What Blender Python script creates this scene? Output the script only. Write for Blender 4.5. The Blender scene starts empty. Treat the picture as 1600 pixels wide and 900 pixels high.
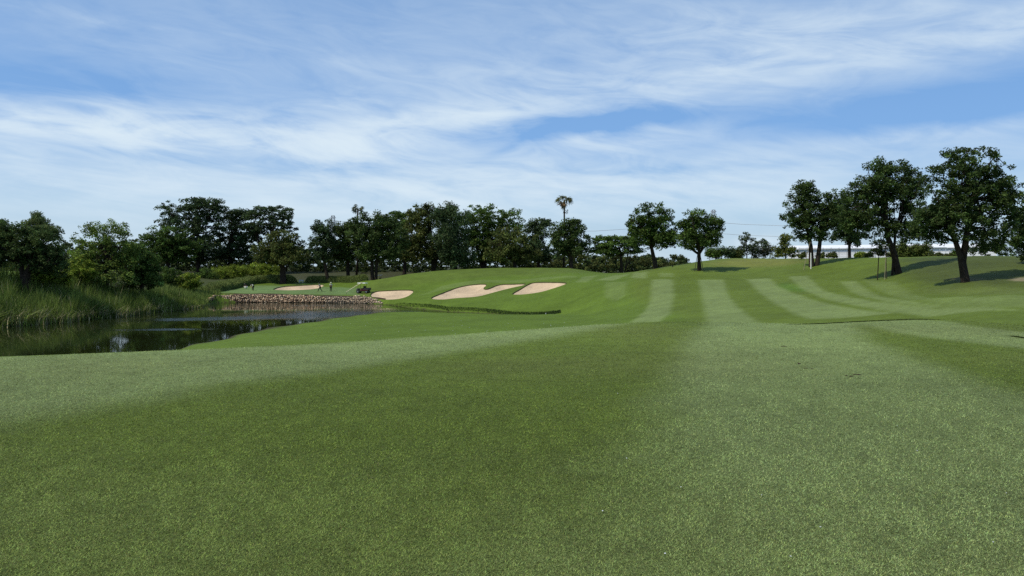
import bpy, math, random
import numpy as np
from mathutils import Vector, geometry
rng = np.random.default_rng(7); random.seed(7)
S = bpy.context.scene; COL = S.collection
# ------------------------------------------------------------------ camera, sky, sun
F = 1200.0; HOR = 415.0; PITCH = math.atan((450-HOR)/F); EYE = 1.6
cd = bpy.data.cameras.new('camera'); cam = bpy.data.objects.new('camera', cd); COL.objects.link(cam)
cam.location = (0, 0, EYE); cam.rotation_euler = (math.pi/2-PITCH, 0, 0)
cd.sensor_width = 36; cd.lens = 27; cd.clip_start = .1; cd.clip_end = 9000
S.camera = cam
S.view_settings.view_transform = 'Standard'; S.view_settings.look = 'None'
S.view_settings.exposure = 0; S.view_settings.gamma = 1
S.cycles.max_bounces = 6; S.cycles.transparent_max_bounces = 4
S.cycles.use_adaptive_sampling = True; S.cycles.use_denoising = False
SUN_EL = math.radians(54); SUN_AZ = math.radians(-116)      # azimuth from +Y towards +X: the sun stands to the left
sd_ = Vector((math.sin(SUN_AZ)*math.cos(SUN_EL), math.cos(SUN_AZ)*math.cos(SUN_EL), math.sin(SUN_EL)))
sl = bpy.data.lights.new('sun', 'SUN'); sl.energy = 3.7; sl.angle = math.radians(.8); sl.color = (1, .93, .80)
so = bpy.data.objects.new('sun', sl); COL.objects.link(so); so.rotation_euler = sd_.to_track_quat('Z', 'Y').to_euler()

W = bpy.data.worlds.new('World'); S.world = W; W.use_nodes = True
nt = W.node_tree; N = nt.nodes; L = nt.links; N.clear()
def wm(op, a, b=None, c=None):
    n = N.new('ShaderNodeMath'); n.operation = op
    for i, v in enumerate((a, b, c)):
        if v is None: continue
        if isinstance(v, (int, float)): n.inputs[i].default_value = v
        else: L.new(v, n.inputs[i])
    return n.outputs[0]
def clampn(v):
    n = N.new('ShaderNodeClamp'); L.new(v, n.inputs[0]); return n.outputs[0]
tc = N.new('ShaderNodeTexCoord'); nrm = N.new('ShaderNodeVectorMath'); nrm.operation = 'NORMALIZE'
L.new(tc.outputs['Generated'], nrm.inputs[0])
sp = N.new('ShaderNodeSeparateXYZ'); L.new(nrm.outputs[0], sp.inputs[0])
dx, dy, dz = sp.outputs
az = wm('ARCTAN2', dx, dy); el = wm('ARCSINE', dz)
elc = wm('MAXIMUM', el, 0.0)
def px2ae(px, py):
    x = (px-800)/F; y = (450-py)/F
    Y = math.cos(PITCH)+y*math.sin(PITCH); Z = -math.sin(PITCH)+y*math.cos(PITCH)
    return math.atan2(x, Y), math.atan2(Z, math.hypot(x, Y))
den = wm('ADD', elc, .16)
cx_ = wm('DIVIDE', dx, den); cy_ = wm('DIVIDE', dy, den)
def cnoise(kx, ky, detail, rough, dist, off, low, high, skew=0.0):
    c = N.new('ShaderNodeCombineXYZ')
    L.new(wm('MULTIPLY_ADD', az, kx, off), c.inputs[0])
    L.new(wm('ADD', wm('MULTIPLY', el, ky), wm('MULTIPLY', az, skew)), c.inputs[1])
    c.inputs[2].default_value = off*1.7
    n = N.new('ShaderNodeTexNoise'); n.inputs['Scale'].default_value = 1; n.inputs['Detail'].default_value = detail
    n.inputs['Roughness'].default_value = rough; n.inputs['Distortion'].default_value = dist
    L.new(c.outputs[0], n.inputs['Vector'])
    m = N.new('ShaderNodeMapRange'); m.inputs[1].default_value = low; m.inputs[2].default_value = high
    m.interpolation_type = 'SMOOTHSTEP'
    L.new(n.outputs['Fac'], m.inputs[0]); return m.outputs[0]
def blob(px, py, rx, ry, slope=0.0):           # a bank of cloud at a bearing and height in the sky
    a0, e0 = px2ae(px, py)
    da = wm('SUBTRACT', az, a0)
    de = wm('SUBTRACT', wm('SUBTRACT', el, e0), wm('MULTIPLY', da, slope))
    q = wm('ADD', wm('POWER', wm('DIVIDE', wm('ABSOLUTE', da), rx/F), 2.0), wm('POWER', wm('DIVIDE', wm('ABSOLUTE', de), ry/F), 2.0))
    return wm('EXPONENT', wm('MULTIPLY', q, -1.0))
streak = cnoise(3.2, 17, 7, .62, .7, 3.1, .36, .70, 2.0)
fine = cnoise(8, 32, 8, .60, .9, 11.3, .26, .76, 3.0)
soft = cnoise(2.0, 7, 3, .5, .4, 21.0, .3, .75, -1.0)
puff = cnoise(14, 30, 8, .6, .6, 31.0, .35, .65, 0)
def tot(l):
    r = l[0]
    for v in l[1:]: r = wm('ADD', r, v)
    return r
banks = tot([wm('MULTIPLY', blob(*b[:5]), b[5]) for b in [
    (60, 200, 240, 28, .03, 1.25), (330, 215, 300, 34, -.05, 1.25), (620, 205, 200, 34, .18, 1.2), (745, 186, 60, 12, .1, .5),
    (520, 165, 60, 10, .1, .5),
    (900, 235, 170, 24, .16, .75), (920, 212, 40, 8, .3, .4), (1100, 120, 360, 50, .12, .62), (1200, 40, 260, 40, -.06, .55), (1560, 48, 200, 24, .06, .7), (600, 110, 400, 60, 0, .28),
    (900, 290, 420, 40, .03, .95), (1500, 205, 220, 12, .05, .45), (300, 290, 500, 34, -.03, .55),(1000,310,160,14,0,.4),
    (160, 32, 110, 10, -.05, .25)]])
gaps = tot([wm('MULTIPLY', blob(*b[:5]), b[5]) for b in [
    (960, 188, 190, 20, .03, .95), (1450, 165, 260, 26, .06, .5), (800, 228, 70, 10, .5, .4), (1020, 268, 120, 9, .05, .45),
    (200, 240, 260, 12, -.06, .45), (560, 262, 120, 9, -.05, .35), (60, 130, 250, 30, 0, .35),(1480,265,200,25,0,.35), (960,360,130,22,0,.3)]])
tex = wm('ADD', wm('MULTIPLY', streak, .46), wm('MULTIPLY', fine, .52))
dens = wm('MULTIPLY', banks, wm('ADD', tex, .12))
veil = wm('ADD', wm('MULTIPLY', soft, .14), wm('MULTIPLY', fine, .13))
lowh = wm('EXPONENT', wm('MULTIPLY', elc, -9.0))
dens = wm('ADD', wm('ADD', dens, veil), wm('MULTIPLY', wm('MULTIPLY', streak, lowh), .35))
dens = wm('SUBTRACT', dens, wm('MULTIPLY', gaps, .55))
cu = wm('MULTIPLY', blob(1190, 383, 40, 12), wm('MULTIPLY', puff, 1.1))
dens = wm('MULTIPLY', wm('TANH', wm('MAXIMUM', wm('ADD', dens, cu), 0.0)), 1.02)
ramp = N.new('ShaderNodeValToRGB'); L.new(wm('DIVIDE', elc, 1.2), ramp.inputs[0])
cr = ramp.color_ramp; cr.elements[0].position = 0; cr.elements[0].color = (.56, .74, .88, 1)
cr.elements[1].position = 1; cr.elements[1].color = (.10, .19, .42, 1)
for p, c in ((.06, (.46, .68, .91)), (.13, (.21, .445, .85)), (.21, (.185, .395, .78)), (.32, (.20, .38, .71))):
    e = cr.elements.new(p); e.color = c+(1,)
sky = N.new('ShaderNodeTexSky'); sky.sky_type = 'NISHITA'; sky.sun_disc = False
sky.sun_elevation = SUN_EL; sky.sun_rotation = SUN_AZ; sky.dust_density = 2.0; sky.air_density = 1.0
skm = N.new('ShaderNodeMix'); skm.data_type = 'RGBA'; skm.inputs[0].default_value = .8
sks = N.new('ShaderNodeVectorMath'); sks.operation = 'SCALE'; sks.inputs[3].default_value = 10.0
L.new(ramp.outputs[0], sks.inputs[0]); L.new(sky.outputs[0], skm.inputs[6]); L.new(sks.outputs[0], skm.inputs[7])
cm = N.new('ShaderNodeMix'); cm.data_type = 'RGBA'; L.new(dens, cm.inputs[0]); L.new(skm.outputs[2], cm.inputs[6])
cm.inputs[7].default_value = (7.2, 8.4, 9.3, 1)
bg = N.new('ShaderNodeBackground'); bg.inputs[1].default_value = .1; L.new(cm.outputs[2], bg.inputs[0])
wo = N.new('ShaderNodeOutputWorld'); L.new(bg.outputs[0], wo.inputs[0])

# ------------------------------------------------------------------ helpers
def ray(px, py):
    x = (px-800)/F; y = (450-py)/F
    Y = math.cos(PITCH)+y*math.sin(PITCH); Z = -math.sin(PITCH)+y*math.cos(PITCH)
    return x/Y, Z/Y
def P(px, py, d):
    a, b = ray(px, py); return np.array((a*d, d, EYE+b*d))
def zat(py, d): return P(800, py, d)[2]
def smooth(t): t = np.clip(t, 0, 1); return t*t*(3-2*t)
def tag(o, label=None, cat=None, group=None, kind=None):
    if label: o['label'] = label
    if cat: o['category'] = cat
    if group: o['group'] = group
    if kind: o['kind'] = kind
    return o
def empty(name, loc=(0, 0, 0), rz=0, **k):
    o = bpy.data.objects.new(name, None); COL.objects.link(o); o.location = [float(v) for v in loc]; o.rotation_euler = (0, 0, rz)
    o.empty_display_size = .3
    return tag(o, **k)
def mesh(name, V, faces, mat=None, parent=None, cols=None, smooth_=False, loc=None):
    """faces: an int array (n,3)/(n,4), a list of such arrays, or a python list of tuples"""
    me = bpy.data.meshes.new(name); V = np.asarray(V, dtype=np.float32)
    if isinstance(faces, list) and len(faces) and not isinstance(faces[0], np.ndarray):
        me.from_pydata(V.tolist(), [], faces)
    else:
        fl = faces if isinstance(faces, list) else [faces]
        idx = np.concatenate([f.reshape(-1) for f in fl]).astype(np.int32)
        cnt = np.concatenate([np.full(len(f), f.shape[1]) for f in fl]).astype(np.int32)
        me.vertices.add(len(V)); me.vertices.foreach_set('co', V.reshape(-1))
        me.loops.add(len(idx)); me.loops.foreach_set('vertex_index', idx)
        me.polygons.add(len(cnt)); st = np.concatenate(([0], np.cumsum(cnt)[:-1])).astype(np.int32)
        me.polygons.foreach_set('loop_start', st); me.polygons.foreach_set('loop_total', cnt)
        me.update(calc_edges=True)
    if cols is not None:
        a = me.color_attributes.new('col', 'FLOAT_COLOR', 'POINT')
        c = np.ones((len(V), 4), dtype=np.float32); c[:, :3] = cols
        a.data.foreach_set('color', c.reshape(-1))
    if smooth_: me.polygons.foreach_set('use_smooth', np.ones(len(me.polygons), dtype=bool))
    if mat: me.materials.append(mat)
    me.validate(); 
    o = bpy.data.objects.new(name, me); COL.objects.link(o)
    if parent is not None: o.parent = parent
    if loc is not None: o.location = [float(v) for v in loc]
    return o
class MB:
    def __init__(s): s.v = []; s.f = []
    def add(s, vs, fs):
        n = len(s.v); s.v += [tuple(map(float, v)) for v in vs]; s.f += [tuple(n+i for i in f) for f in fs]
    def box(s, c, h, rz=0, ry=0, taper=1.0, rx=0):
        vs = []
        for z in (-1, 1):
            t = taper if z > 0 else 1
            for x, y in ((-1, -1), (1, -1), (1, 1), (-1, 1)):
                v = Vector((x*h[0]*t, y*h[1]*t, z*h[2]))
                if ry or rx:
                    v = Vector((v.x*math.cos(ry)+v.z*math.sin(ry), v.y, -v.x*math.sin(ry)+v.z*math.cos(ry)))
                    v = Vector((v.x, v.y*math.cos(rx)-v.z*math.sin(rx), v.y*math.sin(rx)+v.z*math.cos(rx)))
                v = Vector((v.x*math.cos(rz)-v.y*math.sin(rz), v.x*math.sin(rz)+v.y*math.cos(rz), v.z))
                vs.append(v+Vector(c))
        s.add(vs, [(0, 3, 2, 1), (4, 5, 6, 7), (0, 1, 5, 4), (1, 2, 6, 5), (2, 3, 7, 6), (3, 0, 4, 7)])
    def tube(s, pts, rad, k=7, cap=True):
        pts = [Vector(tuple(map(float, p))) for p in pts]
        rad = rad if hasattr(rad, '__len__') else [rad]*len(pts)
        vs = []
        for i, p in enumerate(pts):
            t = (pts[min(i+1, len(pts)-1)]-pts[max(i-1, 0)]).normalized()
            a = t.cross(Vector((0, 1, 0.13))).normalized(); b = t.cross(a)
            for j in range(k):
                th = 2*math.pi*j/k; vs.append(p+(a*math.cos(th)+b*math.sin(th))*float(rad[i]))
        fs = []
        for i in range(len(pts)-1):
            for j in range(k): fs.append((i*k+j, i*k+(j+1) % k, (i+1)*k+(j+1) % k, (i+1)*k+j))
        if cap: fs += [tuple(range(k))[::-1], tuple((len(pts)-1)*k+j for j in range(k))]
        s.add(vs, fs)
    def build(s, name, mat, parent=None, sm=False, loc=None):
        return mesh(name, s.v, s.f, mat, parent, None, sm, loc)

def mat(name, col=None, rough=.8, spec=.2, metal=0, attr=False, noise=None, bump=None, trans=0.0, trcol=None):
    m = bpy.data.materials.new(name); m.use_nodes = True; t = m.node_tree; n = t.nodes; l = t.links
    b = n['Principled BSDF']; out = n['Material Output']
    b.inputs['Roughness'].default_value = rough; b.inputs['Specular IOR Level'].default_value = spec; b.inputs['Metallic'].default_value = metal
    if attr:
        a = n.new('ShaderNodeAttribute'); a.attribute_name = 'col'; src = a.outputs['Color']
    else:
        r = n.new('ShaderNodeRGB'); r.outputs[0].default_value = tuple(col)+(1,); src = r.outputs[0]
    if noise:
        for sc, amt, det in noise:
            g = n.new('ShaderNodeNewGeometry'); x = n.new('ShaderNodeTexNoise'); x.inputs['Scale'].default_value = sc; x.inputs['Detail'].default_value = det
            l.new(g.outputs['Position'], x.inputs['Vector'])
            mr = n.new('ShaderNodeMapRange'); mr.inputs[1].default_value = .3; mr.inputs[2].default_value = .7
            mr.inputs[3].default_value = 1-amt; mr.inputs[4].default_value = 1+amt; l.new(x.outputs['Fac'], mr.inputs[0])
            v = n.new('ShaderNodeVectorMath'); v.operation = 'SCALE'; l.new(src, v.inputs[0]); l.new(mr.outputs[0], v.inputs[3]); src = v.outputs[0]
    l.new(src, b.inputs['Base Color'])
    if bump:
        g = n.new('ShaderNodeNewGeometry'); x = n.new('ShaderNodeTexNoise'); x.inputs['Scale'].default_value = bump[0]; x.inputs['Detail'].default_value = 4
        l.new(g.outputs['Position'], x.inputs['Vector'])
        bp = n.new('ShaderNodeBump'); bp.inputs['Strength'].default_value = bump[1]; bp.inputs['Distance'].default_value = bump[2]
        l.new(x.outputs['Fac'], bp.inputs['Height']); l.new(bp.outputs[0], b.inputs['Normal'])
    if trans:
        tr = n.new('ShaderNodeBsdfTranslucent'); mx = n.new('ShaderNodeMixShader'); mx.inputs[0].default_value = trans
        l.new(src, tr.inputs[0]); l.new(b.outputs[0], mx.inputs[1]); l.new(tr.outputs[0], mx.inputs[2]); l.new(mx.outputs[0], out.inputs['Surface'])
    return m

M = dict(
    ground=mat('turf', attr=True, rough=.85, spec=.12, noise=[(.35, .10, 3), (2.2, .12, 4), (14, .20, 3), (70, .22, 2)], bump=(60, .5, .02)),
    blade=mat('grass_blades', attr=True, rough=.7, spec=.12, trans=.2),
    leaf=mat('leaves', attr=True, rough=.7, spec=.12, trans=.3),
    reed=mat('reed_blades', attr=True, rough=.7, spec=.15, trans=.2),
    bark=mat('bark', (.035, .027, .02), rough=.95, spec=.1, noise=[(3, .3, 4), (14, .3, 3)], bump=(20, .8, .05)),
    sand=mat('sand', (.52, .405, .27), rough=.95, spec=.05, noise=[(.28, .14, 3), (2.5, .10, 4), (30, .10, 2)], bump=(3.5, .9, .12)),
    lip=mat('turf_lip', (.045, .055, .018), rough=.95, spec=.05, noise=[(4, .4, 3)]),
    stone=mat('stone', attr=True, rough=.85, spec=.2, noise=[(3, .2, 4)], bump=(10, .6, .05)),
    mortar=mat('joint_earth', (.05, .035, .025), rough=.95, spec=.05),
    conc=mat('concrete', (.66, .65, .60), noise=[(2, .12, 4)]),
    white=mat('white_paint', (.75, .77, .78), rough=.4, spec=.4),
    siding=mat('white_cladding', (.78, .80, .82), rough=.5, noise=[(.2, .06, 3)]),
    sidingd=mat('grey_trim', (.50, .53, .56), rough=.6),
    red=mat('red_paint', (.10, .014, .012), rough=.4, spec=.5),
    black=mat('black_rubber', (.02, .02, .02), rough=.7),
    dark=mat('dark_plastic', (.03, .033, .035), rough=.6),
    steel=mat('grey_steel', (.24, .26, .28), rough=.5, metal=.3),
    wood=mat('weathered_pole', (.32, .27, .18), rough=.9, noise=[(6, .25, 3)]),
    darkwood=mat('dark_pole', (.05, .04, .03), rough=.9),
    skin=mat('skin', (.36, .20, .13), rough=.6), cloth_w=mat('pale_cloth', (.62, .66, .60), rough=.9),
    cloth_d=mat('dark_cloth', (.018, .02, .026), rough=.9), cloth_g=mat('grey_cloth', (.25, .27, .28), rough=.9),
    cloth_y=mat('light_yellow_cloth', (.50, .55, .42), rough=.9), hair=mat('black_hair', (.012, .01, .01), rough=.7),
    bamboo=mat('pale_bamboo', (.55, .52, .33), rough=.6),
)

# ------------------------------------------------------------------ terrain
WATER = -5.0
def q(py, d): return (d, zat(py, d))
def kz(d, z): return (d, z)
def columns():
    c = {}
    c[-300] = [kz(12, -.02), kz(30, -4), kz(46, -5.8), kz(62, -6.5), kz(76, -5.15), kz(84, -3.9), kz(93, -1), kz(130, .5), kz(170, .2), kz(260, 0)]
    c[0] = [q(567, 12.6), kz(28, -3.6), kz(46, -5.6), kz(62, -6.3), kz(82, -5.1), kz(89, -4.0), kz(98, -.5), kz(122, .7), kz(170, .3), kz(260, 0)]
    c[100] = [q(562, 13.0), kz(28, -3.6), kz(47, -5.4), kz(63, -6.2), kz(89, -5.1), kz(95, -4.2), kz(106, -.9), kz(135, .1), kz(180, .3), kz(260, 0)]
    c[200] = [q(557, 13.6), kz(28, -3.3), kz(50, -4.95), kz(66, -6.2), kz(101, -5.1), kz(108, -4.2), kz(119, -1.6), kz(150, -.7), kz(200, 0), kz(260, 0)]
    c[340] = [q(549, 14.8), kz(28, -2.95), kz(55, -4.15), kz(69, -5.04), kz(134.5, -6), kz(136.8, -3.6), kz(150, -2.9), kz(180, -1.1), kz(220, 0), kz(262, 0)]
    c[312] = [q(550.5, 14.5), kz(28, -3.0), kz(54, -4.2), kz(67, -5.05), kz(121, -5.15), kz(127, -4.4), kz(142, -2.9), kz(170, -1.2), kz(210, 0), kz(260, 0)]
    c[400] = [q(545, 15.5), kz(28, -2.8), kz(57, -4.05), kz(76, -4.95), kz(137.2, -6.0), kz(139.2, -3.55), kz(158, -2.65), kz(190, -.9), kz(230, .2), kz(265, 0)]
    c[470] = [q(541, 16.2), kz(29, -2.7), kz(60, -4.15), kz(86, -4.95), kz(136, -6.0), kz(138, -3.7), kz(157, -2.7), kz(185, -1.3), kz(215, .1), kz(262, 0)]
    c[550] = [q(535.5, 17), kz(30, -2.6), kz(62, -4.2), kz(98, -4.93), kz(134.5, -6.0), kz(136.5, -3.95), kz(155, -2.6), kz(175, -1.7), kz(215, .1), kz(260, 0)]
    c[590] = [q(533, 17.3), kz(31, -2.6), kz(62, -4.2), kz(106, -4.95), kz(130, -6.0), kz(133, -4.3), q(452, 143), q(437, 152), kz(174, -2.5), q(423, 215)]
    c[630] = [q(530, 17.6), kz(32, -2.6), kz(62, -4.2), kz(108, -4.9), kz(120.5, -5.9), kz(124, -4.5), q(452, 141), q(429.5, 153), kz(175, -1.8), q(424, 215)]
    c[700] = [q(526, 18), kz(32, -2.6), kz(62, -4.1), kz(104, -4.82), kz(108.5, -5.6), kz(111.5, -4.5), q(450, 135), q(422, 160), kz(185, -.9), kz(230, -1)]
    c[800] = [q(519, 18.6), kz(32, -2.8), kz(60, -3.9), kz(98, -4.62), kz(101.5, -5.3), kz(104.5, -4.5), q(447, 128), q(418.5, 160), kz(185, -.3), kz(240, -1)]
    c[880] = [q(513, 19.5), kz(32, -2.9), kz(58, -3.75), kz(93, -4.3), kz(96, -4.6), kz(99, -4.1), q(441, 118), q(418.7, 156), kz(185, -.5), kz(250, -1.2)]
    c[950] = [q(508, 20.5), kz(32, -2.8), kz(50, -3.0), kz(67, -3.25), kz(80, -3.3), kz(89, -2.9), q(437, 112), q(427, 142), kz(170, -1.3), kz(250, -1.5)]
    c[1050] = [q(504, 21), kz(32, -2.2), kz(44, -2.45), kz(56, -2.4), kz(68, -2.1), kz(80, -1.4), q(435.5, 96), q(415, 118), kz(150, -.3), kz(250, -2)]
    c[1150] = [q(505, 21.2), kz(32, -2.2), kz(42, -2.25), kz(53, -2.12), kz(64, -1.8), kz(78, -1.1), q(437, 94), q(403.5, 125), kz(150, .9), kz(250, -2)]
    c[1250] = [q(507, 21), kz(29, -1.7), kz(40, -1.9), kz(50, -1.8), kz(60, -1.5), kz(72, -.9), q(431.5, 88), q(404, 112), kz(140, .8), kz(250, -2)]
    c[1350] = [q(502.5, 21.5), kz(27, -1.3), kz(38, -1.6), kz(47, -1.45), kz(55, -1.1), kz(65, -.75), q(434, 78), q(402.5, 98), kz(130, .6), kz(250, -2)]
    c[1450] = [q(499, 22), kz(26, -.9), kz(34, -1.25), kz(42, -1.15), kz(50, -.58), kz(55, -.62), q(437, 66), q(401, 88), kz(120, .6), kz(250, -2)]
    c[1550] = [q(505, 20.5), kz(24, -.45), kz(31, -.8), kz(38, -.75), kz(45, -.18), kz(50, -.3), q(435, 60), q(400, 80), kz(110, .6), kz(250, -2)]
    c[1700] = [q(520, 18.5), kz(22, -.3), kz(28, -.6), kz(36, -.5), kz(43, 0), kz(48, .1), kz(58, .9), kz(78, 2.5), kz(110, .6), kz(250, -2)]
    c[2000] = [q(530, 17), kz(20, -.2), kz(27, -.4), kz(35, -.2), kz(42, .2), kz(48, .4), kz(58, 1.1), kz(78, 2.6), kz(110, .6), kz(250, -2)]
    return c
def pchip(x, y, xi):
    h = np.diff(x); s = np.diff(y)/h; m = np.zeros(len(x)); m[0] = s[0]; m[-1] = s[-1]
    for i in range(1, len(x)-1):
        if s[i-1]*s[i] > 0:
            w1 = 2*h[i]+h[i-1]; w2 = h[i]+2*h[i-1]; m[i] = (w1+w2)/(w1/s[i-1]+w2/s[i])
    k = np.clip(np.searchsorted(x, xi)-1, 0, len(x)-2); t = np.clip((xi-x[k])/h[k], 0, 1)
    return y[k]*(1+2*t)*(1-t)**2+h[k]*m[k]*t*(1-t)**2+y[k+1]*t*t*(3-2*t)+h[k]*m[k+1]*t*t*(t-1)
CC = columns(); CU = np.array(sorted(CC), float)
CD = np.array([[k[0] for k in CC[int(u)]] for u in CU]); CZ = np.array([[k[1] for k in CC[int(u)]] for u in CU])
U0, U1, NU = -300.0, 2000.0, 461
ug = np.linspace(U0, U1, NU); LD0, LD1, ND = math.log(1.0), math.log(6000.0), 1600
dg = np.exp(np.linspace(LD0, LD1, ND))
kd = np.array([pchip(CU, CD[:, k], ug) for k in range(10)]).T; kzv = np.array([pchip(CU, CZ[:, k], ug) for k in range(10)]).T
TAB = np.empty((NU, ND))
for i in range(NU):
    x = np.concatenate(([.5, 7.0], kd[i], [600, 7000])); y = np.concatenate(([0, 0], kzv[i], [-3, -4]))
    TAB[i] = pchip(x, y, dg)
for _ in range(3): TAB[1:-1] = (TAB[:-2]+2*TAB[1:-1]+TAB[2:])/4
def terr(X, Y):
    X = np.asarray(X, float); Y = np.asarray(Y, float)
    r = np.hypot(X, Y); th = np.arctan2(X, Y)
    tcl = np.clip(th, math.atan((U0-800)/F), math.atan((U1-800)/F))
    d = np.maximum(r*np.cos(tcl), 1.0); u = 800+F*np.tan(tcl)
    fi = np.clip((u-U0)/(U1-U0)*(NU-1), 0, NU-1.001); fj = np.clip((np.log(d)-LD0)/(LD1-LD0)*(ND-1), 0, ND-1.001)
    i = fi.astype(int); j = fj.astype(int); a = fi-i; b = fj-j
    z = (TAB[i, j]*(1-a)+TAB[i+1, j]*a)*(1-b)+(TAB[i, j+1]*(1-a)+TAB[i+1, j+1]*a)*b
    w = smooth((math.radians(75)-np.abs(th))/math.radians(25))
    und = .035*np.sin(X*.9+.7*np.sin(Y*.5))*np.sin(Y*.7+1)*smooth((r-24)/20)
    return z*w+und*w
def hit(px, py, dmin=1.5, dmax=320):
    a, b = ray(px, py); d = np.exp(np.linspace(math.log(dmin), math.log(dmax), 3000))
    g = terr(a*d, d)-(EYE+b*d); k = np.nonzero(g >= 0)[0]
    if len(k) == 0: k = [int(np.argmax(g))]
    dd = d[k[0]]; return np.array((a*dd, dd, terr(a*dd, dd)))
def gz(x, y): return float(terr(x, y))
def at(px, d):
    x = (px-800)/F*d; return np.array((x, d, gz(x, d)))

def wpoly(pts, dmin, dmax=320): return np.array([hit(a, b, dmin, dmax)[:2] for a, b in pts])
def sdist(X, Y, poly, reach):
    """signed distance to the outline, positive inside; -reach where far"""
    out = np.full(X.shape, -float(reach))
    x0, y0 = poly.min(0)-reach; x1, y1 = poly.max(0)+reach
    m = (X > x0) & (X < x1) & (Y > y0) & (Y < y1)
    if not m.any(): return out
    x = X[m]; y = Y[m]; best = np.full(x.shape, 1e9); ins = np.zeros(x.shape, bool)
    n = len(poly)
    for i in range(n):
        ax, ay = poly[i]; bx, by = poly[(i+1) % n]; ex, ey = bx-ax, by-ay
        t = np.clip(((x-ax)*ex+(y-ay)*ey)/(ex*ex+ey*ey+1e-12), 0, 1)
        best = np.minimum(best, (x-ax-t*ex)**2+(y-ay-t*ey)**2)
        c = ((ay > y) != (by > y)); xi = ex*(y-ay)/(ey if abs(ey) > 1e-12 else 1e-12)+ax
        ins ^= c & (x < xi)
    dd = np.sqrt(best); out[m] = np.where(ins, dd, -dd); return out
def rounded(pts, it=2):
    p = np.array(pts, float)
    for _ in range(it):
        qn = np.roll(p, -1, 0); p = np.stack((p*.75+qn*.25, p*.25+qn*.75), 1).reshape(-1, 2)
    return p

# ---- colour zones of the turf: mowing bands, rough, green, worn ground, plus band sheen and painted tree shade
DK = (.092, .134, .018); LT = (.160, .212, .074); RG = (.086, .138, .015)  # LT carries the grazing sheen of the mown bands as colour
ZN = []
def zone(pts, dmin, col, soft, amt=1.0, dmax=320, rnd=1):
    ZN.append((wpoly(rounded(pts, rnd) if rnd else pts, dmin, dmax), col, soft, amt))
HILL = (.088, .128, .020)
ZN.append((np.array([(-160, 15.0), (-160, 260), (0, 260), (20, 130), (14, 90), (13, 60), (9, 30), (3.5, 22.5), (0, 18.9), (-2.6, 17.6), (-6, 15.5), (-9, 13.8), (-14, 12.6), (-30, 11)]), RG, 1.2, .95))
zone([(560, 470), (600, 455), (640, 445), (760, 432), (900, 428), (930, 422), (800, 416), (650, 424), (560, 445)], 100, HILL, 2, .8)
zone([(340, 457), (420, 459), (560, 461), (560, 450), (480, 447), (400, 446)], 135, (.12, .185, .065), 1.2, .9, 170, 0)
zone([(1100, 412), (1150, 404), (1250, 404), (1260, 410), (1200, 417), (1120, 416)], 95, (.15, .165, .035), 3, .9, 150)
zone([(1400, 418), (1440, 402), (1620, 400), (1700, 420), (1700, 452), (1600, 450), (1480, 448), (1420, 436)], 50, (.060, .078, .018), 3, .9, 95)  # olive rough slope, with the ridge trees' shadow painted into its colour
zone([(1380, 408), (1420, 402), (1500, 401), (1500, 404), (1430, 408)], 60, (.05,.07,.018), 1, .6, 95)  # painted cast shadow of the leaning tree along the crest
zone([(95, 446), (100, 425), (200, 420), (470, 419), (590, 424), (590, 432), (470, 431), (380, 429), (330, 446), (300, 458), (250, 456)], 96, (.045, .052, .020), 2, .9, 300)  # brownish litter under the trees, their shade painted in as well
zone([(1575, 439), (1585, 434), (1640, 433), (1640, 440)], 40, (.26, .22, .14), .4, .8, 95)
zone([(1480, 436), (1508, 432), (1540, 436), (1510, 440)], 40, (.14, .13, .06), .6, .7, 95)
zone([(1210, 446), (1225, 441), (1260, 448), (1270, 456), (1220, 455)], 60, (.065, .135, .018), 1, .6)
# dark bands on the far fairway come from the base colour, light ones are laid here
FAR = [
    ([(946, 441), (980, 440), (977, 462), (964, 470), (945, 464)], .45), ([(1019, 437), (1052, 437), (1053, 465), (1047, 490), (1030, 504), (985, 504), (1008, 486), (1017, 465)], 1),
    ([(1091, 437), (1131, 437), (1137, 460), (1152, 480), (1185, 504), (1107, 504), (1098, 470)], 1),
    ([(1166, 436), (1203, 435), (1216, 448), (1262, 466), (1320, 480), (1400, 489), (1330, 496), (1265, 499), (1225, 482), (1190, 460)], 1),
    ([(1233, 432), (1262, 431), (1286, 453), (1340, 466), (1400, 474), (1480, 484), (1600, 486), (1600, 492), (1450, 495), (1385, 486), (1300, 470), (1250, 450)], .95),
    ([(1312, 440), (1338, 439), (1372, 462), (1430, 471), (1520, 486), (1470, 482), (1400, 474), (1345, 462)], .85),
    ([(1350, 438), (1400, 440), (1462, 466), (1500, 462), (1560, 484), (1480, 480), (1420, 468)], .5),
    ([(1515, 468), (1570, 461), (1640, 466), (1640, 482), (1560, 480)], .55),
    ([(932, 438), (960, 430), (984, 428), (960, 438)], .8), ([(900, 441), (912, 432), (935, 430), (918, 441)], .6), ([(986, 434), (990, 426), (1012, 425), (1008, 435)], .8),
    ([(1030, 433), (1030, 427), (1050, 427), (1055, 433)], .6),
    ([(655, 462), (690, 447), (750, 437), (900, 431), (900, 434), (760, 441), (700, 451)], .4),
    ([(0, 0)], 0)]
for pts, a in FAR[:-1]: zone(pts, 38, LT, .4, a*.82, rnd=0)
zone([(1420, 452), (1500, 447), (1620, 452), (1620, 459), (1500, 462)], 40, (.10, .13, .035), 1.5, .7)
zone([(1330, 504), (1380, 500), (1470, 500), (1530, 512), (1700, 530), (1700, 552), (1600, 545), (1500, 533), (1420, 524)], 12, LT, .3, .85, 22)
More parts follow.
